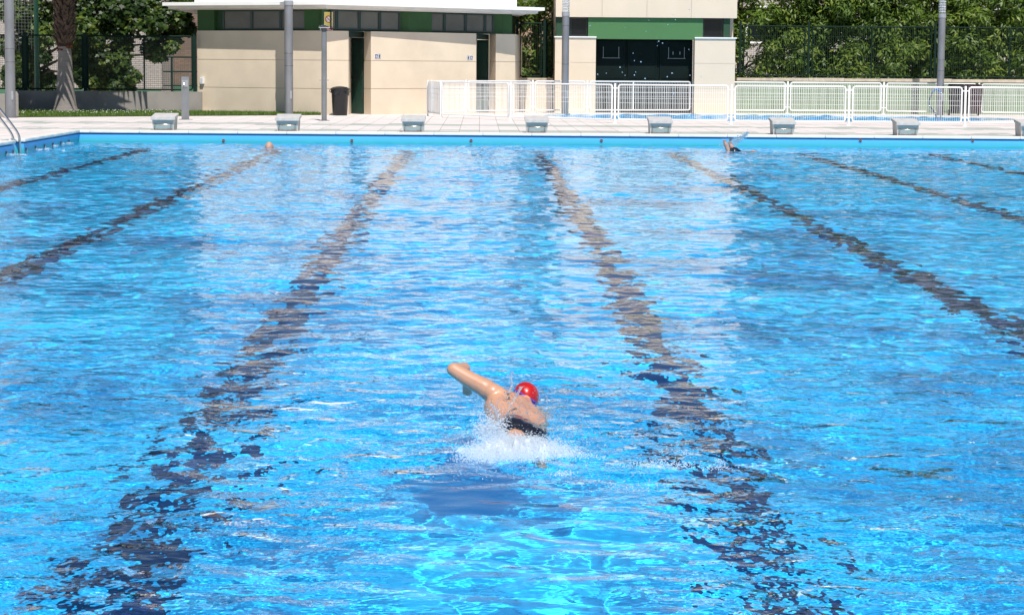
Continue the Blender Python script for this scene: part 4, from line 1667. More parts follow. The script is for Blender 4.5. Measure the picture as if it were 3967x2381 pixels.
def block_front_mat():
    m = mat('block_blue_grey', (.24, .34, .38), .6)
    nt = m.node_tree
    b = nt.nodes['Principled BSDF']
    tc = nt.nodes.new('ShaderNodeTexCoord')
    sp = nt.nodes.new('ShaderNodeSeparateXYZ')
    nt.links.new(tc.outputs['Object'], sp.inputs[0])
    n = nt.nodes.new('ShaderNodeTexNoise')
    n.inputs['Scale'].default_value = 22
    n.inputs['Detail'].default_value = 4
    nt.links.new(tc.outputs['Object'], n.inputs['Vector'])
    oi = nt.nodes.new('ShaderNodeObjectInfo')
    nt.links.new(oi.outputs['Random'], n.inputs['Distortion'])
    mr = nt.nodes.new('ShaderNodeMapRange')
    mr.inputs['From Min'].default_value = .08
    mr.inputs['From Max'].default_value = 0
    mr.inputs['To Min'].default_value = -.25
    mr.inputs['To Max'].default_value = .35
    mr.clamp = False
    nt.links.new(sp.outputs[2], mr.inputs[0])
    ad = nt.nodes.new('ShaderNodeMath')
    ad.operation = 'ADD'
    nt.links.new(mr.outputs[0], ad.inputs[0])
    nt.links.new(n.outputs[0], ad.inputs[1])
    m2 = nt.nodes.new('ShaderNodeMapRange')
    m2.inputs['From Min'].default_value = .55
    m2.inputs['From Max'].default_value = .72
    nt.links.new(ad.outputs[0], m2.inputs[0])
    mx = nt.nodes.new('ShaderNodeMix')
    mx.data_type = 'RGBA'
    mx.inputs['A'].default_value = (.24, .34, .38, 1)
    mx.inputs['B'].default_value = (.26, .20, .18, 1)
    nt.links.new(m2.outputs[0], mx.inputs['Factor'])
    nt.links.new(mx.outputs['Result'], b.inputs['Base Color'])
    return m


bfm = block_front_mat()
blk0 = thing('starting_block', 'x', 'starting block', (0, 0, 0), 0, 'starting blocks along the pool end')
ZT = .20
MB().hexa([(-.20, .03, 0), (.20, .03, 0), (.20, .52, 0), (-.20, .52, 0)], [(-.215, .0, ZT), (.215, .0, ZT), (.215, .52, ZT + .06), (-.215, .52, ZT + .06)]).build('pedestal', blk_s, blk0)
MB().hexa([(-.185, .026, .002), (.185, .026, .002), (.185, .029, .002), (-.185, .029, .002)], [(-.198, -.004, ZT - .002), (.198, -.004, ZT - .002), (.198, -.001, ZT - .002), (-.198, -.001, ZT - .002)]).build('front_panel', bfm, blk0)
MB().hexa([(-.235, -.05, ZT + .0), (.235, -.05, ZT + .0), (.235, .56, ZT + .065), (-.235, .56, ZT + .065)], [(-.235, -.05, ZT + .062), (.235, -.05, ZT + .062), (.235, .56, ZT + .125), (-.235, .56, ZT + .125)]).build('top_slab', blk_c, blk0, bevel=.008)
MB().tube([(-.155, .0, .125), (-.155, -.04, .115), (-.14, -.055, .112), (.14, -.055, .112), (.155, -.04, .115), (.155, .0, .125)], .0125, 10).build('hand_grip', mat('worn_steel', (.55, .50, .42), .25, metal=1.0), blk0, smooth=True)
lbs = ['concrete starting block in front of the steel tap pillar, leftmost of the row', 'concrete starting block in front of the lamp post by the beige wall',
       'concrete starting block in front of the beige wall between bin and white fence', 'concrete starting block in front of the white fence, left of the pool house lamp post',
       'concrete starting block in front of the pool house dark doorway', 'concrete starting block behind the splashing feet swimmer, below the green wall',
       'concrete starting block just left of the right lamp post', 'concrete starting block cut off by the right edge of the photo']
for i, x in enumerate(LANE):
    o = blk0 if i == 0 else copy_tree(blk0)
    o.location = (x, PY1 + .27, .001)
    o['label'] = lbs[i]

# ------------------------------------------------------------------ wall inlets
inl = thing('wall_inlet', 'x', 'pool inlet', (0, 0, 0), 0, 'round inlets in the far pool wall')
b = MB()
disc(b, 0, 0, .034, -.012, .0, 20)
b.build('flange', mat('inlet_grey', (.25, .22, .22), .5), inl)
b = MB()
disc(b, 0, 0, .025, -.018, -.012, 16)
b.build('grille', mat('sign_black', (.02, .02, .02), .5), inl)
MB().box(-.02, .02, -.022, -.018, -.004, .004).build('slot', mat('inlet_grey', (.25, .22, .22), .5), inl)
first = True
nm = ['first from the left corner', 'left of the bald swimmer\'s right side', 'below the block beside the white fence', 'left of the doorway', 'behind the splashing feet', 'right of the splashing feet', 'second from the right edge', 'nearest the right edge']
for i, px in enumerate((866, 1363, 1825, 2330, 2830, 3333, 3768)):
    o = inl if first else copy_tree(inl)
    first = False
    q = at_y(px, 545, PY1)
    o.location = (q.x, PY1, q.z)
    o['label'] = ['small round black inlet in the far pool wall, leftmost of the row', 'round black inlet in the far pool wall below the shower column', 'round black inlet in the far wall below the corner of the white fence',
                  'round black inlet in the far wall below the pool house left pillar', 'round black inlet in the far wall behind the splashing feet',
                  'round black inlet in the far wall right of the splashing feet', 'round black inlet in the far wall, rightmost of the row'][i]
sk = thing('side_inlet', 'x', 'pool inlet', (0, 0, 0), 0, 'small overflow inlets along the left pool wall')
MB().box(0, .018, -.035, .035, -.055, .012).build('slot_frame', mat('inlet_dark', (.03, .04, .07), .4), sk)
MB().box(.018, .021, -.018, .018, -.055, -.015).build('flap', mat('inlet_flap', (.30, .42, .52), .3), sk)
first = True
for i, (x, y) in enumerate(((-95, 1395), (145, 1335), (385, 1275), (622, 1245), (845, 1195), (1062, 1155), (1262, 1110), (1455, 1075), (1648, 1045))):
    o = sk if first else copy_tree(sk)
    first = False
    d = ray(x / 6.1825, 380 + y / 6.1825)
    t = (PX0) / d.x
    yy = d.y * t
    if NY0 - .06 < yy < NY1 + .06:
        yy = NY0 - .12
    o.location = (PX0, yy, WZ + .045)
    o['label'] = ['small dark overflow inlet on the left pool wall, nearest the photo edge', 'small dark overflow inlet on the left pool wall, second before the ladder niche', 'small dark overflow inlet on the left pool wall, first before the ladder niche',
                  'small dark overflow inlet right at the near side of the ladder niche', 'small dark overflow inlet first beyond the ladder niche', 'small dark overflow inlet second beyond the ladder niche',
                  'small dark overflow inlet third beyond the ladder niche', 'small dark overflow inlet second from the far left pool corner', 'small dark overflow inlet closest to the far left pool corner'][i]

# ------------------------------------------------------------------ ladder
ymid = (NY0 + NY1) / 2
root = thing('pool_ladder', 'curved stainless steel pool ladder rails at the left pool edge', 'ladder', (PX0 - .1, ymid, 0))
for sy_ in (-.26, .26):
    pts = [(.06, sy_, -1.2), (.06, sy_, -.06)]
    ctrl = [(.06, .0), (.05, .06), (.0, .16), (-.30, .55), (-.36, .60), (-.44, .615), (-.56, .60), (-.64, .53), (-.66, .4), (-.66, 0)]
    pts += [(x, sy_, z) for x, z in ctrl]
    # smooth the corners
    P = [Vector(p) for p in pts]
    for _ in range(2):
        Q = [P[0]]
        for i in range(len(P) - 1):
            Q += [P[i].lerp(P[i + 1], .25), P[i].lerp(P[i + 1], .75)]
        Q.append(P[-1])
        P = Q
    MB().tube(P, .021, 12).build('rail', chrome, root, smooth=True)
    MB().lathe([(.045, 0), (.045, .008), (.024, .014)], (-.66, sy_, .008), 16).build('flange', chrome, root, smooth=True)
for z in (-.38, -.66, -.94):
    MB().box(.03, .11, -.25, .25, z, z + .025).build('step', chrome, root)

# ------------------------------------------------------------------ people
skin = mat('skin', (.56, .295, .185), .42, var=.16, scale=7, Subsurface_Weight=.12, Subsurface_Radius=(.01, .004, .002), Coat_Weight=.35, Coat_Roughness=.12)
skin2 = mat('skin_pale', (.50, .29, .215), .5, var=.35, scale=11)
capred = mat('silicone_red', (.47, .006, .005), .34, var=.18, scale=14, bump=.5, bscale=26, Coat_Weight=.25, Coat_Roughness=.25)
suit = mat('wet_black_fabric', (.008, .009, .016), .25, Coat_Weight=.6, Coat_Roughness=.1)


def capsule(mb, p, q, r0, r1, n=12):
    p, q = Vector(p), Vector(q)
    L_ = (q - p).length
    k = max(2, int(L_ / max(.004, min(r0, r1) * .5)))
    mb.tube([p.lerp(q, i / k) for i in range(k + 1)], [r0 + (r1 - r0) * i / k for i in range(k + 1)], n)
    mb.ball(p, r0, n, 8)
    mb.ball(q, r1, n, 8)


def chain(mb, pts, n=12):
    for (p, r0), (q, r1) in zip(pts[:-1], pts[1:]):
        capsule(mb, p, q, r0, r1, n)


def remesh(mb, name, m, parent, off, voxel=.005, it=6, cuts=()):
    me = bpy.data.meshes.new(name)
    me.from_pydata([(v[0] - off[0], v[1] - off[1], v[2] - off[2]) for v in mb.v], [], mb.f)
    bm = bmesh.new()
    bm.from_mesh(me)
    bmesh.ops.recalc_face_normals(bm, faces=bm.faces)
    bm.to_mesh(me)
    bm.free()
    o = bpy.data.objects.new(name, me)
    C.objects.link(o)
    md = o.modifiers.new('r', 'REMESH')
    md.mode = 'VOXEL'
    md.voxel_size = voxel
    ms = o.modifiers.new('s', 'SMOOTH')
    ms.factor = .5
    ms.iterations = it
    dg = bpy.context.evaluated_depsgraph_get()
    dg.update()
    m2 = bpy.data.meshes.new_from_object(o.evaluated_get(dg))
    bpy.data.objects.remove(o)
    if cuts:
        bm = bmesh.new()
        bm.from_mesh(m2)
        for co, no in cuts:
            bmesh.ops.bisect_plane(bm, geom=bm.verts[:] + bm.edges[:] + bm.faces[:], plane_co=Vector(co) - Vector(off), plane_no=no, clear_outer=True)
        bm.to_mesh(m2)
        bm.free()
    m2.materials.clear()
    m2.materials.append(m)
    for p in m2.polygons:
        p.use_smooth = True
        p.material_index = 0
    m2.name = name
    o = bpy.data.objects.new(name, m2)
    C.objects.link(o)
    o.parent = parent
    return o


def hand(mb, wrist, palm_end, nrm, r=.010, curl=.35, thumb_side=1, fl=.042):
    """palm + five fingers; nrm = back-of-hand direction"""
    wrist, palm_end, nrm = Vector(wrist), Vector(palm_end), Vector(nrm).normalized()
    d = (palm_end - wrist).normalized()
    side = d.cross(nrm).normalized()
    for k in (-1.4, -.5, .5, 1.4):
        capsule(mb, wrist + side * k * r * .6, palm_end + side * k * r * 1.0, r * .95, r * .8, 8)
    for k, f in zip((-1.6, -.55, .5, 1.5), (.78, 1.0, 1.06, .92)):
        a = palm_end + side * k * r
        b_ = a + (d + side * k * .07 - nrm * curl * .5).normalized() * fl * f * .45
        c_ = b_ + (d + side * k * .05 - nrm * curl * 1.5).normalized() * fl * f * .32
        e_ = c_ + (d - nrm * curl * 2.6).normalized() * fl * f * .25
        chain(mb, [(a, r * .56), (b_, r * .53), (c_, r * .48), (e_, r * .40)], 8)
    a = wrist.lerp(palm_end, .35) + side * thumb_side * r * 1.7
    b_ = a + (d * .6 + side * thumb_side * .8 - nrm * .3).normalized() * fl * .5
    c_ = b_ + (d + side * thumb_side * .2 - nrm * .4).normalized() * fl * .38
    chain(mb, [(wrist.lerp(palm_end, .2), r * .8), (a, r * .68), (b_, r * .58), (c_, r * .48)], 8)


# swimmer in the foreground, front crawl away from the camera, left arm recovering
off = Vector((.18, 9.8, WZ))
root = thing('person', 'swimmer in a red cap and black trunks doing front crawl, left elbow raised', 'person', off)
u = Vector((.90, 0, -.43))      # left shoulder -> right shoulder (body rolled to the right)
b = MB()


def pair(c, w_, r_):
    c = Vector(c)
    return [(c - u * w_, r_), (c, r_ * 1.02), (c + u * w_, r_)]


tor = [((.190, 9.56, -.243), .044, .066), ((.184, 9.66, -.238), .040, .062), ((.176, 9.76, -.234), .050, .066), ((.168, 9.86, -.222), .068, .072), ((.162, 9.94, -.208), .080, .066), ((.164, 9.99, -.195), .088, .050)]
for i in range(len(tor) - 1):
    A, B = pair(*tor[i]), pair(*tor[i + 1])
    for (p_, r0), (q_, r1) in zip(A, B):
        capsule(b, p_, q_, r0, r1)
    for k in range(2):
        capsule(b, A[k][0], A[k + 1][0], A[k][1], A[k + 1][1])
sL, sR = Vector((.082, 9.985, -.128)), Vector((.262, 9.985, -.245))
capsule(b, tor[4][0], sL, .060, .050)
for q0, r0 in (((.125, 10.01, -.150), .050), ((.175, 10.02, -.178), .052), ((.225, 10.01, -.215), .050)):
    capsule(b, tor[4][0], q0, .060, r0)
    capsule(b, q0, (.192, 10.09, -.178), r0, .040)
capsule(b, tor[4][0], sR, .055, .047)
elb = at_y(1757, 1431, 10.05)
chain(b, [(sL, .048), (sL.lerp(elb, .3) + Vector((0, 0, .006)), .042), (sL.lerp(elb, .65), .037), (elb, .031)])
fm_ = at_y(1799, 1426, 10.14)
b.ball(sL.lerp(elb, .12) + Vector((.004, -.008, .006)), (.046, .046, .042), 14, 10)
b.ball((.135, 9.91, -.158), (.045, .05, .030), 14, 10)
wr_ = at_y(1806, 1482, 10.22)
chain(b, [(elb, .031), (fm_, .027), (wr_, .016)])
hand(b, wr_, wr_ + Vector((.003, .025, -.028)), (-.2, .7, .6), r=.010, curl=.12, thumb_side=1)
e2, w2 = Vector((.285, 10.18, -.33)), Vector((.27, 10.36, -.36))
chain(b, [(sR, .045), (e2, .031), (w2, .018)])
hand(b, w2, w2 + Vector((-.005, .05, -.012)), (0, -.2, 1), r=.011, curl=.1, thumb_side=-1)
hd_ = Vector((.214, 10.185, -.150))
chain(b, [(tor[5][0], .045), (Vector((.186, 10.07, -.185)), .036), (hd_ + Vector((-.01, -.05, -.02)), .036)])
Mh = Matrix.Rotation(R(-25), 3, 'Y') @ Matrix.Rotation(R(-12), 3, 'X')
b.ball(hd_, (.052, .064, .057), 20, 14, Mh)
fz = hd_ + Vector((.012, .035, -.045))        # face, looking down into the water
b.ball(fz, (.038, .034, .04), 14, 10)
b.ball(fz + Vector((.004, .012, -.040)), (.010, .016, .013), 10, 8)      # nose
b.ball(fz + Vector((.004, -.028, -.034)), (.022, .014, .014), 10, 8)     # mouth and chin
for sx in (-1, 1):
    b.ball(hd_ + Vector((sx * .050, -.004, -.02)), (.008, .014, .018), 8, 6)   # ears
    b.ball(fz + Vector((sx * .018, .02, -.028)), (.009, .008, .007), 8, 6)     # eyes
for sx, kz, fz_, fy_ in ((-1, -.275, -.235, 8.98), (1, -.335, -.40, 9.0)):
    hp_ = Vector((.190, 9.55, -.255)) + u * sx * .038
    kn_ = Vector((hp_.x + sx * .012, 9.27, kz))
    an_ = Vector((hp_.x + sx * .016, fy_ + .02, fz_))
    chain(b, [(hp_, .060), (hp_.lerp(kn_, .5), .050), (kn_, .037), (kn_.lerp(an_, .35), .038), (an_, .021)])
    chain(b, [(an_ + Vector((0, .01, -.012)), .022), (an_ + Vector((0, -.05, .004)), .020), (an_ + Vector((sx * .006, -.095, .004)), .014)], 10)
    for k in range(5):
        tp = an_ + Vector((sx * (k - 2) * -.009, -.100, .004))
        capsule(b, tp, tp + Vector((0, -.016 + .002 * abs(k - 1), -.001)), .006, .005, 8)
body = remesh(b, 'body', skin, root, off, .0040, 12)
# trunks: a slightly larger shell over hips and upper thighs, cut clean at waist and hem
b = MB()
for i in range(2):
    A, B = pair(*tor[i]), pair(*tor[i + 1])
    for (p_, r0), (q_, r1) in zip(A, B):
        capsule(b, p_, q_, r0 + .006, r1 + .006)
for sx in (-1, 1):
    hp_ = Vector((.190, 9.55, -.255)) + u * sx * .038
    capsule(b, hp_, Vector((hp_.x + sx * .012, 9.27, -.285 if sx < 0 else -.335)), .067, .046)
remesh(b, 'trunks', suit, root, off, .0042, 6, cuts=(((0, 9.655, 0), (0, 1, .0)), ((0, 9.535, 0), (0, -1, .25))))
b = MB().ball(hd_ + Vector((0, 0, .001)), (.0555, .0675, .0605), 30, 20, Mh)
cap_o = remesh(b, 'swim_cap', capred, root, off, .0035, 2, cuts=((hd_ + Vector((0, .02, -.030)), (0, .35, -.94)),))
n_ = Vector((-.50, -.15, -.85)).normalized()
for dd_ in (.006, .016):
    ring = []
    a_ = n_.orthogonal().normalized()
    c_ = n_.cross(a_)
    Mi = Mh.inverted()
    for k in range(49):
        t = 2 * PI * k / 48
        dr = a_ * math.cos(t) + c_ * math.sin(t)
        # point on the cap ellipsoid in plane n.p = dd_
        lo, hi = 0.0, .1
        for _ in range(24):
            mid = (lo + hi) / 2
            v = Mi @ (n_ * dd_ + dr * mid)
            if (v.x / .0575) ** 2 + (v.y / .0695) ** 2 + (v.z / .0625) ** 2 < 1:
                lo = mid
            else:
                hi = mid
        ring.append(hd_ + n_ * dd_ + dr * lo)
    b = MB().tube(ring, .0030, 6, caps=False)
    b.build('goggle_strap', mat('violet_strap', (.10, .08, .55), .35), root, smooth=True, off=off)
body.cycles.is_caustics_receiver = True

# bald swimmer by the far wall
q = at_z(1043, 574, WZ)
off = Vector((q.x, q.y, WZ))
root = thing('person', 'bald swimmer near the far wall with only the top of the head above water', 'person', off)
b = MB()
hc = off + Vector((0, 0, .012))
b.ball(hc, (.080, .098, .10), 22, 16)
b.ball(hc + Vector((0, -.05, -.09)), (.058, .055, .07), 14, 10)
b.ball(hc + Vector((0, -.105, -.075)), (.014, .02, .022), 10, 8)
for sx in (-1, 1):
    b.ball(hc + Vector((sx * .080, 0, -.045)), (.012, .022, .033), 8, 6)
    b.ball(hc + Vector((sx * .03, -.088, -.04)), (.016, .012, .010), 8, 6)
chain(b, [(hc + Vector((0, .03, -.1)), .06), (hc + Vector((0, .08, -.2)), .065), (hc + Vector((0, .15, -.3)), .12), (hc + Vector((0, .55, -.38)), .12), (hc + Vector((0, .75, -.4)), .13)])
for sx in (-1, 1):
    chain(b, [(hc + Vector((sx * .16, .17, -.3)), .06), (hc + Vector((sx * .33, -.02, -.36)), .04), (hc + Vector((sx * .25, -.25, -.3)), .028)])
    hand(b, hc + Vector((sx * .25, -.25, -.3)), hc + Vector((sx * .22, -.33, -.29)), (0, 0, 1), r=.013, curl=.1, thumb_side=-sx, fl=.07)
    chain(b, [(hc + Vector((sx * .09, .78, -.4)), .085), (hc + Vector((sx * .16, 1.15, -.45)), .055), (hc + Vector((sx * .14, 1.5, -.42)), .035), (hc + Vector((sx * .16, 1.65, -.45)), .03)])
remesh(b, 'body', skin2, root, off, .007, 5).cycles.is_caustics_receiver = True

# swimmer turning at the far wall: feet in the air
q = at_z(2846, 585, WZ)
off = Vector((q.x, q.y, WZ))
root = thing('person', 'swimmer mid tumble turn with two bare feet and black trunks above the water', 'person', off)
b = MB()
O = off
hipc = O + Vector((0, 0, -.045))
chain(b, [(hipc, .11), (O + Vector((.10, .02, -.14)), .11), (O + Vector((.22, .0, -.28)), .12), (O + Vector((.28, -.04, -.45)), .11)])
chain(b, [(O + Vector((.28, -.04, -.48)), .05), (O + Vector((.26, -.06, -.56)), .05)])
b.ball(O + Vector((.24, -.08, -.64)), (.075, .09, .095), 14, 10)
chain(b, [(O + Vector((.2, .0, -.3)), .055), (O + Vector((.26, -.05, -.08)), .042), (O + Vector((.33, -.05, -.012)), .034), (O + Vector((.38, -.1, -.03)), .028)])
hand(b, O + Vector((.38, -.1, -.03)), O + Vector((.44, -.14, -.05)), (0, 0, 1), r=.012, curl=.2, fl=.06)
for sx, tx, tz, by in ((-1, -.185, .165, -.02), (1, -.085, .125, .03)):
    k0 = O + Vector((-.02, by, -.16))
    kn_ = O + Vector((-.22 if sx < 0 else -.12, by, -.20))
    an_ = O + Vector((tx + .02 + (.05 if sx < 0 else .06), by, -.01))
    chain(b, [(hipc, .09), (k0, .075), (kn_, .055)])
    chain(b, [(kn_, .05), (kn_.lerp(an_, .45), .052), (an_, .034)])
    toe = O + Vector((tx, by - .01, tz))
    chain(b, [(an_, .036), (an_.lerp(toe, .35), .040), (an_.lerp(toe, .75), .038), (toe, .026)])
    for k in range(5):
        tp = toe + Vector(((k - 2) * .014, -.01, .016))
        capsule(b, tp, tp + Vector((0, -.012, .020 - .002 * k)), .009, .008, 8)
remesh(b, 'body', skin2, root, off, .007, 5).cycles.is_caustics_receiver = True
b = MB()
chain(b, [(hipc + Vector((-.01, 0, .006)), .112), (O + Vector((.08, .01, -.10)), .113)])
remesh(b, 'trunks', suit, root, off, .007, 4)

# ------------------------------------------------------------------ splashes
def icos():
    t = (1 + 5 ** .5) / 2
    v = np.array([(-1, t, 0), (1, t, 0), (-1, -t, 0), (1, -t, 0), (0, -1, t), (0, 1, t), (0, -1, -t), (0, 1, -t), (t, 0, -1), (t, 0, 1), (-t, 0, -1), (-t, 0, 1)], float)
    v /= np.linalg.norm(v[0])
    f = np.array([(0, 11, 5), (0, 5, 1), (0, 1, 7), (0, 7, 10), (0, 10, 11), (1, 5, 9), (5, 11, 4), (11, 10, 2), (10, 7, 6), (7, 1, 8), (3, 9, 4), (3, 4, 2), (3, 2, 6), (3, 6, 8), (3, 8, 9), (4, 9, 5), (2, 4, 11), (6, 2, 10), (8, 6, 7), (9, 8, 1)])
    return v, f


IV, IF = icos()


def drops(name, P, rad, m, parent=None, seed=0):
    g = np.random.default_rng(seed)
    n = len(P)
    st_ = g.uniform(.75, 1.35, (n, 1, 3))
    V = P[:, None, :] + IV[None] * rad[:, None, None] * st_
    F = IF[None] + (np.arange(n) * 12)[:, None, None]
    return np_mesh(name, V.reshape(-1, 3), F.reshape(-1, 3), m, parent, smooth=True)


foam = bpy.data.materials.new('foam_white')
foam.use_nodes = True
_n = foam.node_tree
_p = _n.nodes['Principled BSDF']
_p.inputs['Base Color'].default_value = (.88, .93, .98, 1)
_p.inputs['Roughness'].default_value = .15
_t = _n.nodes.new('ShaderNodeBsdfTranslucent')
_t.inputs[0].default_value = (.88, .94, .99, 1)
_g = _n.nodes.new('ShaderNodeBsdfTransparent')
_m1 = _n.nodes.new('ShaderNodeMixShader')
_m1.inputs[0].default_value = .45
_m2 = _n.nodes.new('ShaderNodeMixShader')
_m2.inputs[0].default_value = .34
_n.links.new(_p.outputs[0], _m1.inputs[1])
_n.links.new(_t.outputs[0], _m1.inputs[2])
_n.links.new(_m1.outputs[0], _m2.inputs[1])
_n.links.new(_g.outputs[0], _m2.inputs[2])
_n.links.new(_m2.outputs[0], _n.nodes['Material Output'].inputs[0])

clear = bpy.data.materials.new('clear_drop')
clear.use_nodes = True
q_ = clear.node_tree.nodes['Principled BSDF']
q_.inputs['Base Color'].default_value = (.95, .98, 1, 1)
q_.inputs['Roughness'].default_value = 0.02
q_.inputs['IOR'].default_value = 1.333
q_.inputs['Transmission Weight'].default_value = .9

g = np.random.default_rng(99)


def onwater(px, py):
    return at_z(px, py, WZ)


def zc(x):
    return 1600 + x / 2.474


def yc(y):
    return 1300 + y / 2.474


# centre lines of the churned water (crop px), width in metres, density
blobs = []


def spray(n, cx, cy, sx, sy, zmean, zs, r0, r1, col):
    """gaussian cluster laid on the water at the spot photographed at crop (cx,cy); sx, sy in metres"""
    p = onwater(zc(cx), yc(cy))
    if r1 < .0025:
        n = int(n * 1.5)
    P = np.stack([g.normal(p.x, sx, n), g.normal(p.y, sy, n), WZ + zmean + np.abs(g.normal(0, zs, n))], 1)
    col.append((P, g.uniform(r0, r1, n) ** 1))


mound, clearp = [], []
for (cx, cy, sx, sy, nn_) in ((600, 1180, .04, .06, 900), (740, 1120, .055, .09, 2600), (870, 1120, .06, .10, 3400), (1000, 1130, .06, .09, 3200), (1150, 1110, .055, .08, 2400), (1290, 1120, .05, .07, 1300),
                              (1420, 1150, .04, .05, 500), (810, 1030, .04, .05, 1600), (990, 1060, .05, .035, 1300), (1160, 1060, .045, .04, 900), (860, 1210, .08, .04, 1500), (720, 920, .025, .03, 400), (800, 970, .035, .03, 800)):
    spray(nn_, cx, cy, sx, sy, -.004, .016, .0008, .0023, mound)
for (cx, cy, sx, sy, zm, zs, nn_) in ((760, 970, .028, .03, .0, .04, 700), (700, 960, .022, .03, .0, .045, 420), (850, 960, .014, .03, .0, .045, 300), (650, 985, .018, .03, .0, .04, 250), (1050, 1080, .09, .03, .0, .022, 700)):
    spray(nn_, cx, cy, sx, sy, zm, zs, .0010, .0030, mound)
# trail of foam to the right of the kick
for (x, y, sx, sy, nn_) in ((2280, 1770, .05, .04, 160), (2450, 1800, .09, .05, 90), (2560, 1800, .06, .03, 170), (2620, 1805, .04, .02, 150), (2770, 1812, .03, .02, 110), (2790, 1785, .010, .02, 60), (2400, 1880, .09, .05, 60), (2180, 1840, .02, .015, 130), (2620, 1760, .05, .03, 60)):
    p = at_z(x, y, WZ)
    P = np.stack([g.normal(p.x, sx, nn_), g.normal(p.y, sy, nn_), WZ + np.abs(g.normal(0, .008, nn_))], 1)
    mound.append((P, g.uniform(.0009, .0026, nn_)))
P = np.concatenate([m[0] for m in mound]); Rr = np.concatenate([m[1] for m in mound])
P[:, 2] += water_h(P[:, 0].copy()[None], P[:, 1].copy()[None])[0]
fo_ = drops('splash_foam', P, Rr, foam, None, 1)
tag(fo_, 'white churned foam kicked up behind the foreground swimmer', kind='stuff')

# churned mound surface under the foam
gx = np.linspace(-.32, .68, 330)
gyy = np.linspace(8.55, 9.60, 330)
A_, B_ = np.meshgrid(gx, gyy)
cA, cB = at_z(zc(960), yc(1120), WZ).x, at_z(zc(960), yc(1120), WZ).y
env = np.exp(-((A_ - cA) / (.19 + .04 * np.sin(B_ * 31))) ** 2 - ((B_ - cB) / (.17 + .05 * np.sin(A_ * 23 + 1))) ** 2)
nz = noise_field(A_, B_, 51, .12) * .4 + noise_field(A_, B_, 52, .06) * .35 + noise_field(A_, B_, 53, .03) * .22 + noise_field(A_, B_, 54, .014) * .14
Zm = WZ + water_h(A_, B_) + env * (.026 + .040 * nz) + .002 * nz - .010
idm = np.arange(A_.size).reshape(A_.shape)
keep = (env + .42 * nz > .30)
cell = (keep[:-1, :-1] & keep[1:, 1:]).ravel()
Fm = np.stack([idm[:-1, :-1], idm[:-1, 1:], idm[1:, 1:], idm[1:, :-1]], -1).reshape(-1, 4)[cell]
mo = np_mesh('churned_water', np.stack([A_, B_, Zm], -1).reshape(-1, 3), Fm, foam, smooth=True)
tag(mo, 'mound of aerated pale water where the swimmer kicks', kind='stuff')

# thin jets thrown up by the arm and kick
root = thing('water_jet', 'thin arc of water thrown up over the swimmer\'s back', 'splash', off=None) if False else None


def jet(name, label, pts, rads):
    o = MB()
    P = [at_y(zc(x), yc(y), Y) for x, y, Y in pts]
    for _ in range(2):
        Q, RR = [P[0]], [rads[0]]
        for i in range(len(P) - 1):
            Q += [P[i].lerp(P[i + 1], .25), P[i].lerp(P[i + 1], .75)]
            RR += [rads[i] * .75 + rads[i + 1] * .25, rads[i] * .25 + rads[i + 1] * .75]
        Q.append(P[-1]); RR.append(rads[-1])
        P, rads = Q, RR
    gg = random.Random(len(label))
    o.tube(P, [r * gg.uniform(.75, 1.3) for r in rads], 8)
    for i in range(26):
        k = gg.randrange(len(P))
        q = P[k] + Vector((gg.gauss(0, .008), gg.gauss(0, .01), gg.gauss(0, .012)))
        o.ball(q, gg.uniform(.0015, .004), 6, 5)
    ob = o.build(name, clear, smooth=True)
    return tag(ob, label, 'splash')


jet('water_jet', 'thin curved stream of water arcing from the red cap down over the back', [(1035, 497, 9.75), (985, 590, 9.72), (935, 660, 9.7), (908, 730, 9.66), (905, 800, 9.62), (930, 850, 9.6)], [.006, .0035, .0035, .004, .0045, .004])
jet('water_jet', 'short upright spurt of water left of the red cap', [(943, 350, 9.9), (938, 400, 9.9), (950, 450, 9.88), (935, 520, 9.86), (890, 560, 9.84)], [.003, .0045, .003, .0055, .0025])
jet('water_jet', 'ragged sheet of water rising beside the swimmer\'s left hip', [(740, 650, 9.75), (790, 700, 9.7), (800, 780, 9.66), (840, 860, 9.6), (820, 950, 9.52)], [.003, .006, .005, .008, .009])
jet('water_jet', 'low spurt of water at the left edge of the foam mound', [(628, 850, 9.5), (640, 920, 9.45), (680, 985, 9.4), (690, 1040, 9.35)], [.003, .005, .006, .008])

# scattered clear drops
cl_ = []
for (cx, cy, sx, sy, zm, zs, nn_) in ((840, 900, .05, .05, .02, .05, 260), (700, 720, .06, .06, .0, .04, 100), (1250, 720, .07, .08, .0, .04, 160), (1300, 800, .06, .08, .0, .03, 180), (1450, 1000, .10, .07, .0, .05, 170),
                                      (350, 720, .14, .12, .0, .02, 120), (500, 1000, .08, .1, 0, .03, 110), (1500, 1300, .25, .12, .0, .01, 160), (900, 1330, .25, .08, .0, .01, 130), (1600, 1080, .09, .06, .0, .05, 110),
                                      (1030, 870, .03, .05, .05, .03, 30), (850, 800, .03, .05, .03, .03, 60), (2200, 1150, .3, .15, .0, .05, 70)):
    spray(nn_, cx, cy, sx, sy, zm, zs, .0014, .0038, cl_)
gg = np.random.default_rng(5)
air = []
for (x, y) in ((1405, 230), (1230, 190), (1475, 185), (1008, 255), (1203, 292), (685, 240), (1320, 385), (1356, 402), (1308, 427), (1083, 495), (1095, 565), (1155, 575), (962, 625), (834, 680), (755, 690),
               (1107, 670), (1095, 698), (1009, 700), (983, 672), (1400, 713), (1600, 460), (1195, 730), (1610, 700), (1445, 680), (1455, 135), (1604, 90), (1714, 713), (1815, 722), (1870, 955), (750, 870), (1455, 870), (545, 853)):
    q = at_y(2000 + x / 2.393, y / 2.393, gg.uniform(9.6, 11.5))
    air.append((q.x, q.y, q.z))
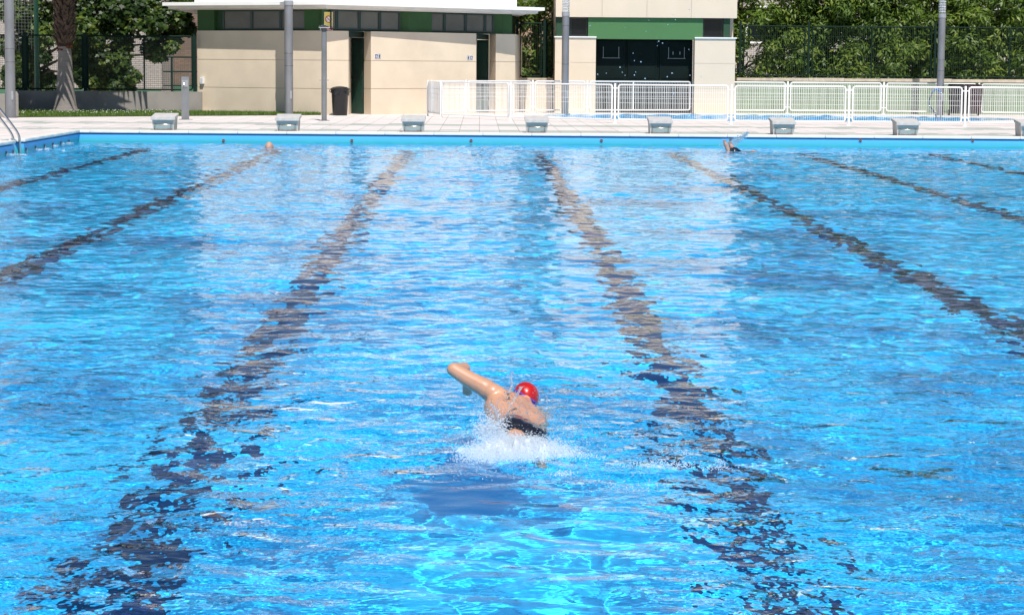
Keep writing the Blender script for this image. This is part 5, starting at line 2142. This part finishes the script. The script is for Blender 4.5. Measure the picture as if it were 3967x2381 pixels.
for i in range(40):
    q = at_y(gg.uniform(2000, 3000), gg.uniform(1150, 1650), gg.uniform(9.5, 10.5))
    if q.z > WZ + .02:
        air.append((q.x, q.y, q.z))
air = np.array(air)
cl_.append((air, gg.uniform(.0016, .0038, len(air))))
P = np.concatenate([m[0] for m in cl_]); Rr = np.concatenate([m[1] for m in cl_])
tag(drops('flying_drops', P, Rr, clear, None, 2), 'clear water drops flying round the foreground swimmer', kind='stuff')

# far splash by the feet
q = at_z(2830, 583, WZ)
P, Rr = [], []
gg = np.random.default_rng(17)
for i in range(900):
    t = gg.random() ** .8
    x = 2818 + t * 78 + gg.normal(0, 3 + 7 * (1 - t)) + (0)
    y = 575 - t * 62 - 3 * math.sin(t * 6) + gg.normal(0, 3 + 8 * (1 - t) * 1.0)
    v = at_y(x, y, q.y + gg.uniform(-.1, .15))
    if v.z > WZ - .01:
        P.append(tuple(v)); Rr.append(gg.uniform(.003, .009))
for i in range(160):
    v = at_y(2800 + gg.normal(0, 8), 560 + gg.normal(0, 12), q.y + gg.uniform(-.1, .1))
    if v.z > WZ:
        P.append(tuple(v)); Rr.append(gg.uniform(.003, .008))
tag(drops('far_splash', np.array(P), np.array(Rr), clear, None, 3), 'fan of clear spray thrown up by the tumble turning swimmer at the far wall', kind='stuff')
# little foam streaks where the overflow inlets spill along the left wall
P, Rr = [], []
gg = np.random.default_rng(23)
for cx, cy, wx_ in ((330, 1362, 170), (560, 1372, 90), (1130, 1225, 90), (940, 1245, 80), (1650, 1090, 130), (1480, 1108, 90), (1320, 1150, 70), (1520, 1270, 30), (850, 1225, 20)):
    for i in range(90):
        v = at_z((cx + gg.normal(0, wx_ * .5)) / 6.1825, 380 + (cy + gg.normal(0, 4)) / 6.1825, WZ)
        if v.x > PX0 + .01:
            P.append((v.x, v.y, WZ + abs(gg.normal(0, .008)) + .004)); Rr.append(gg.uniform(.002, .0055))
tag(drops('inlet_foam', np.array(P), np.array(Rr), foam, None, 4), 'thin white foam streaks spilling from the inlets along the left pool wall', kind='stuff')
print('faces', sum(len(o.data.polygons) for o in bpy.data.objects if o.type == 'MESH'))
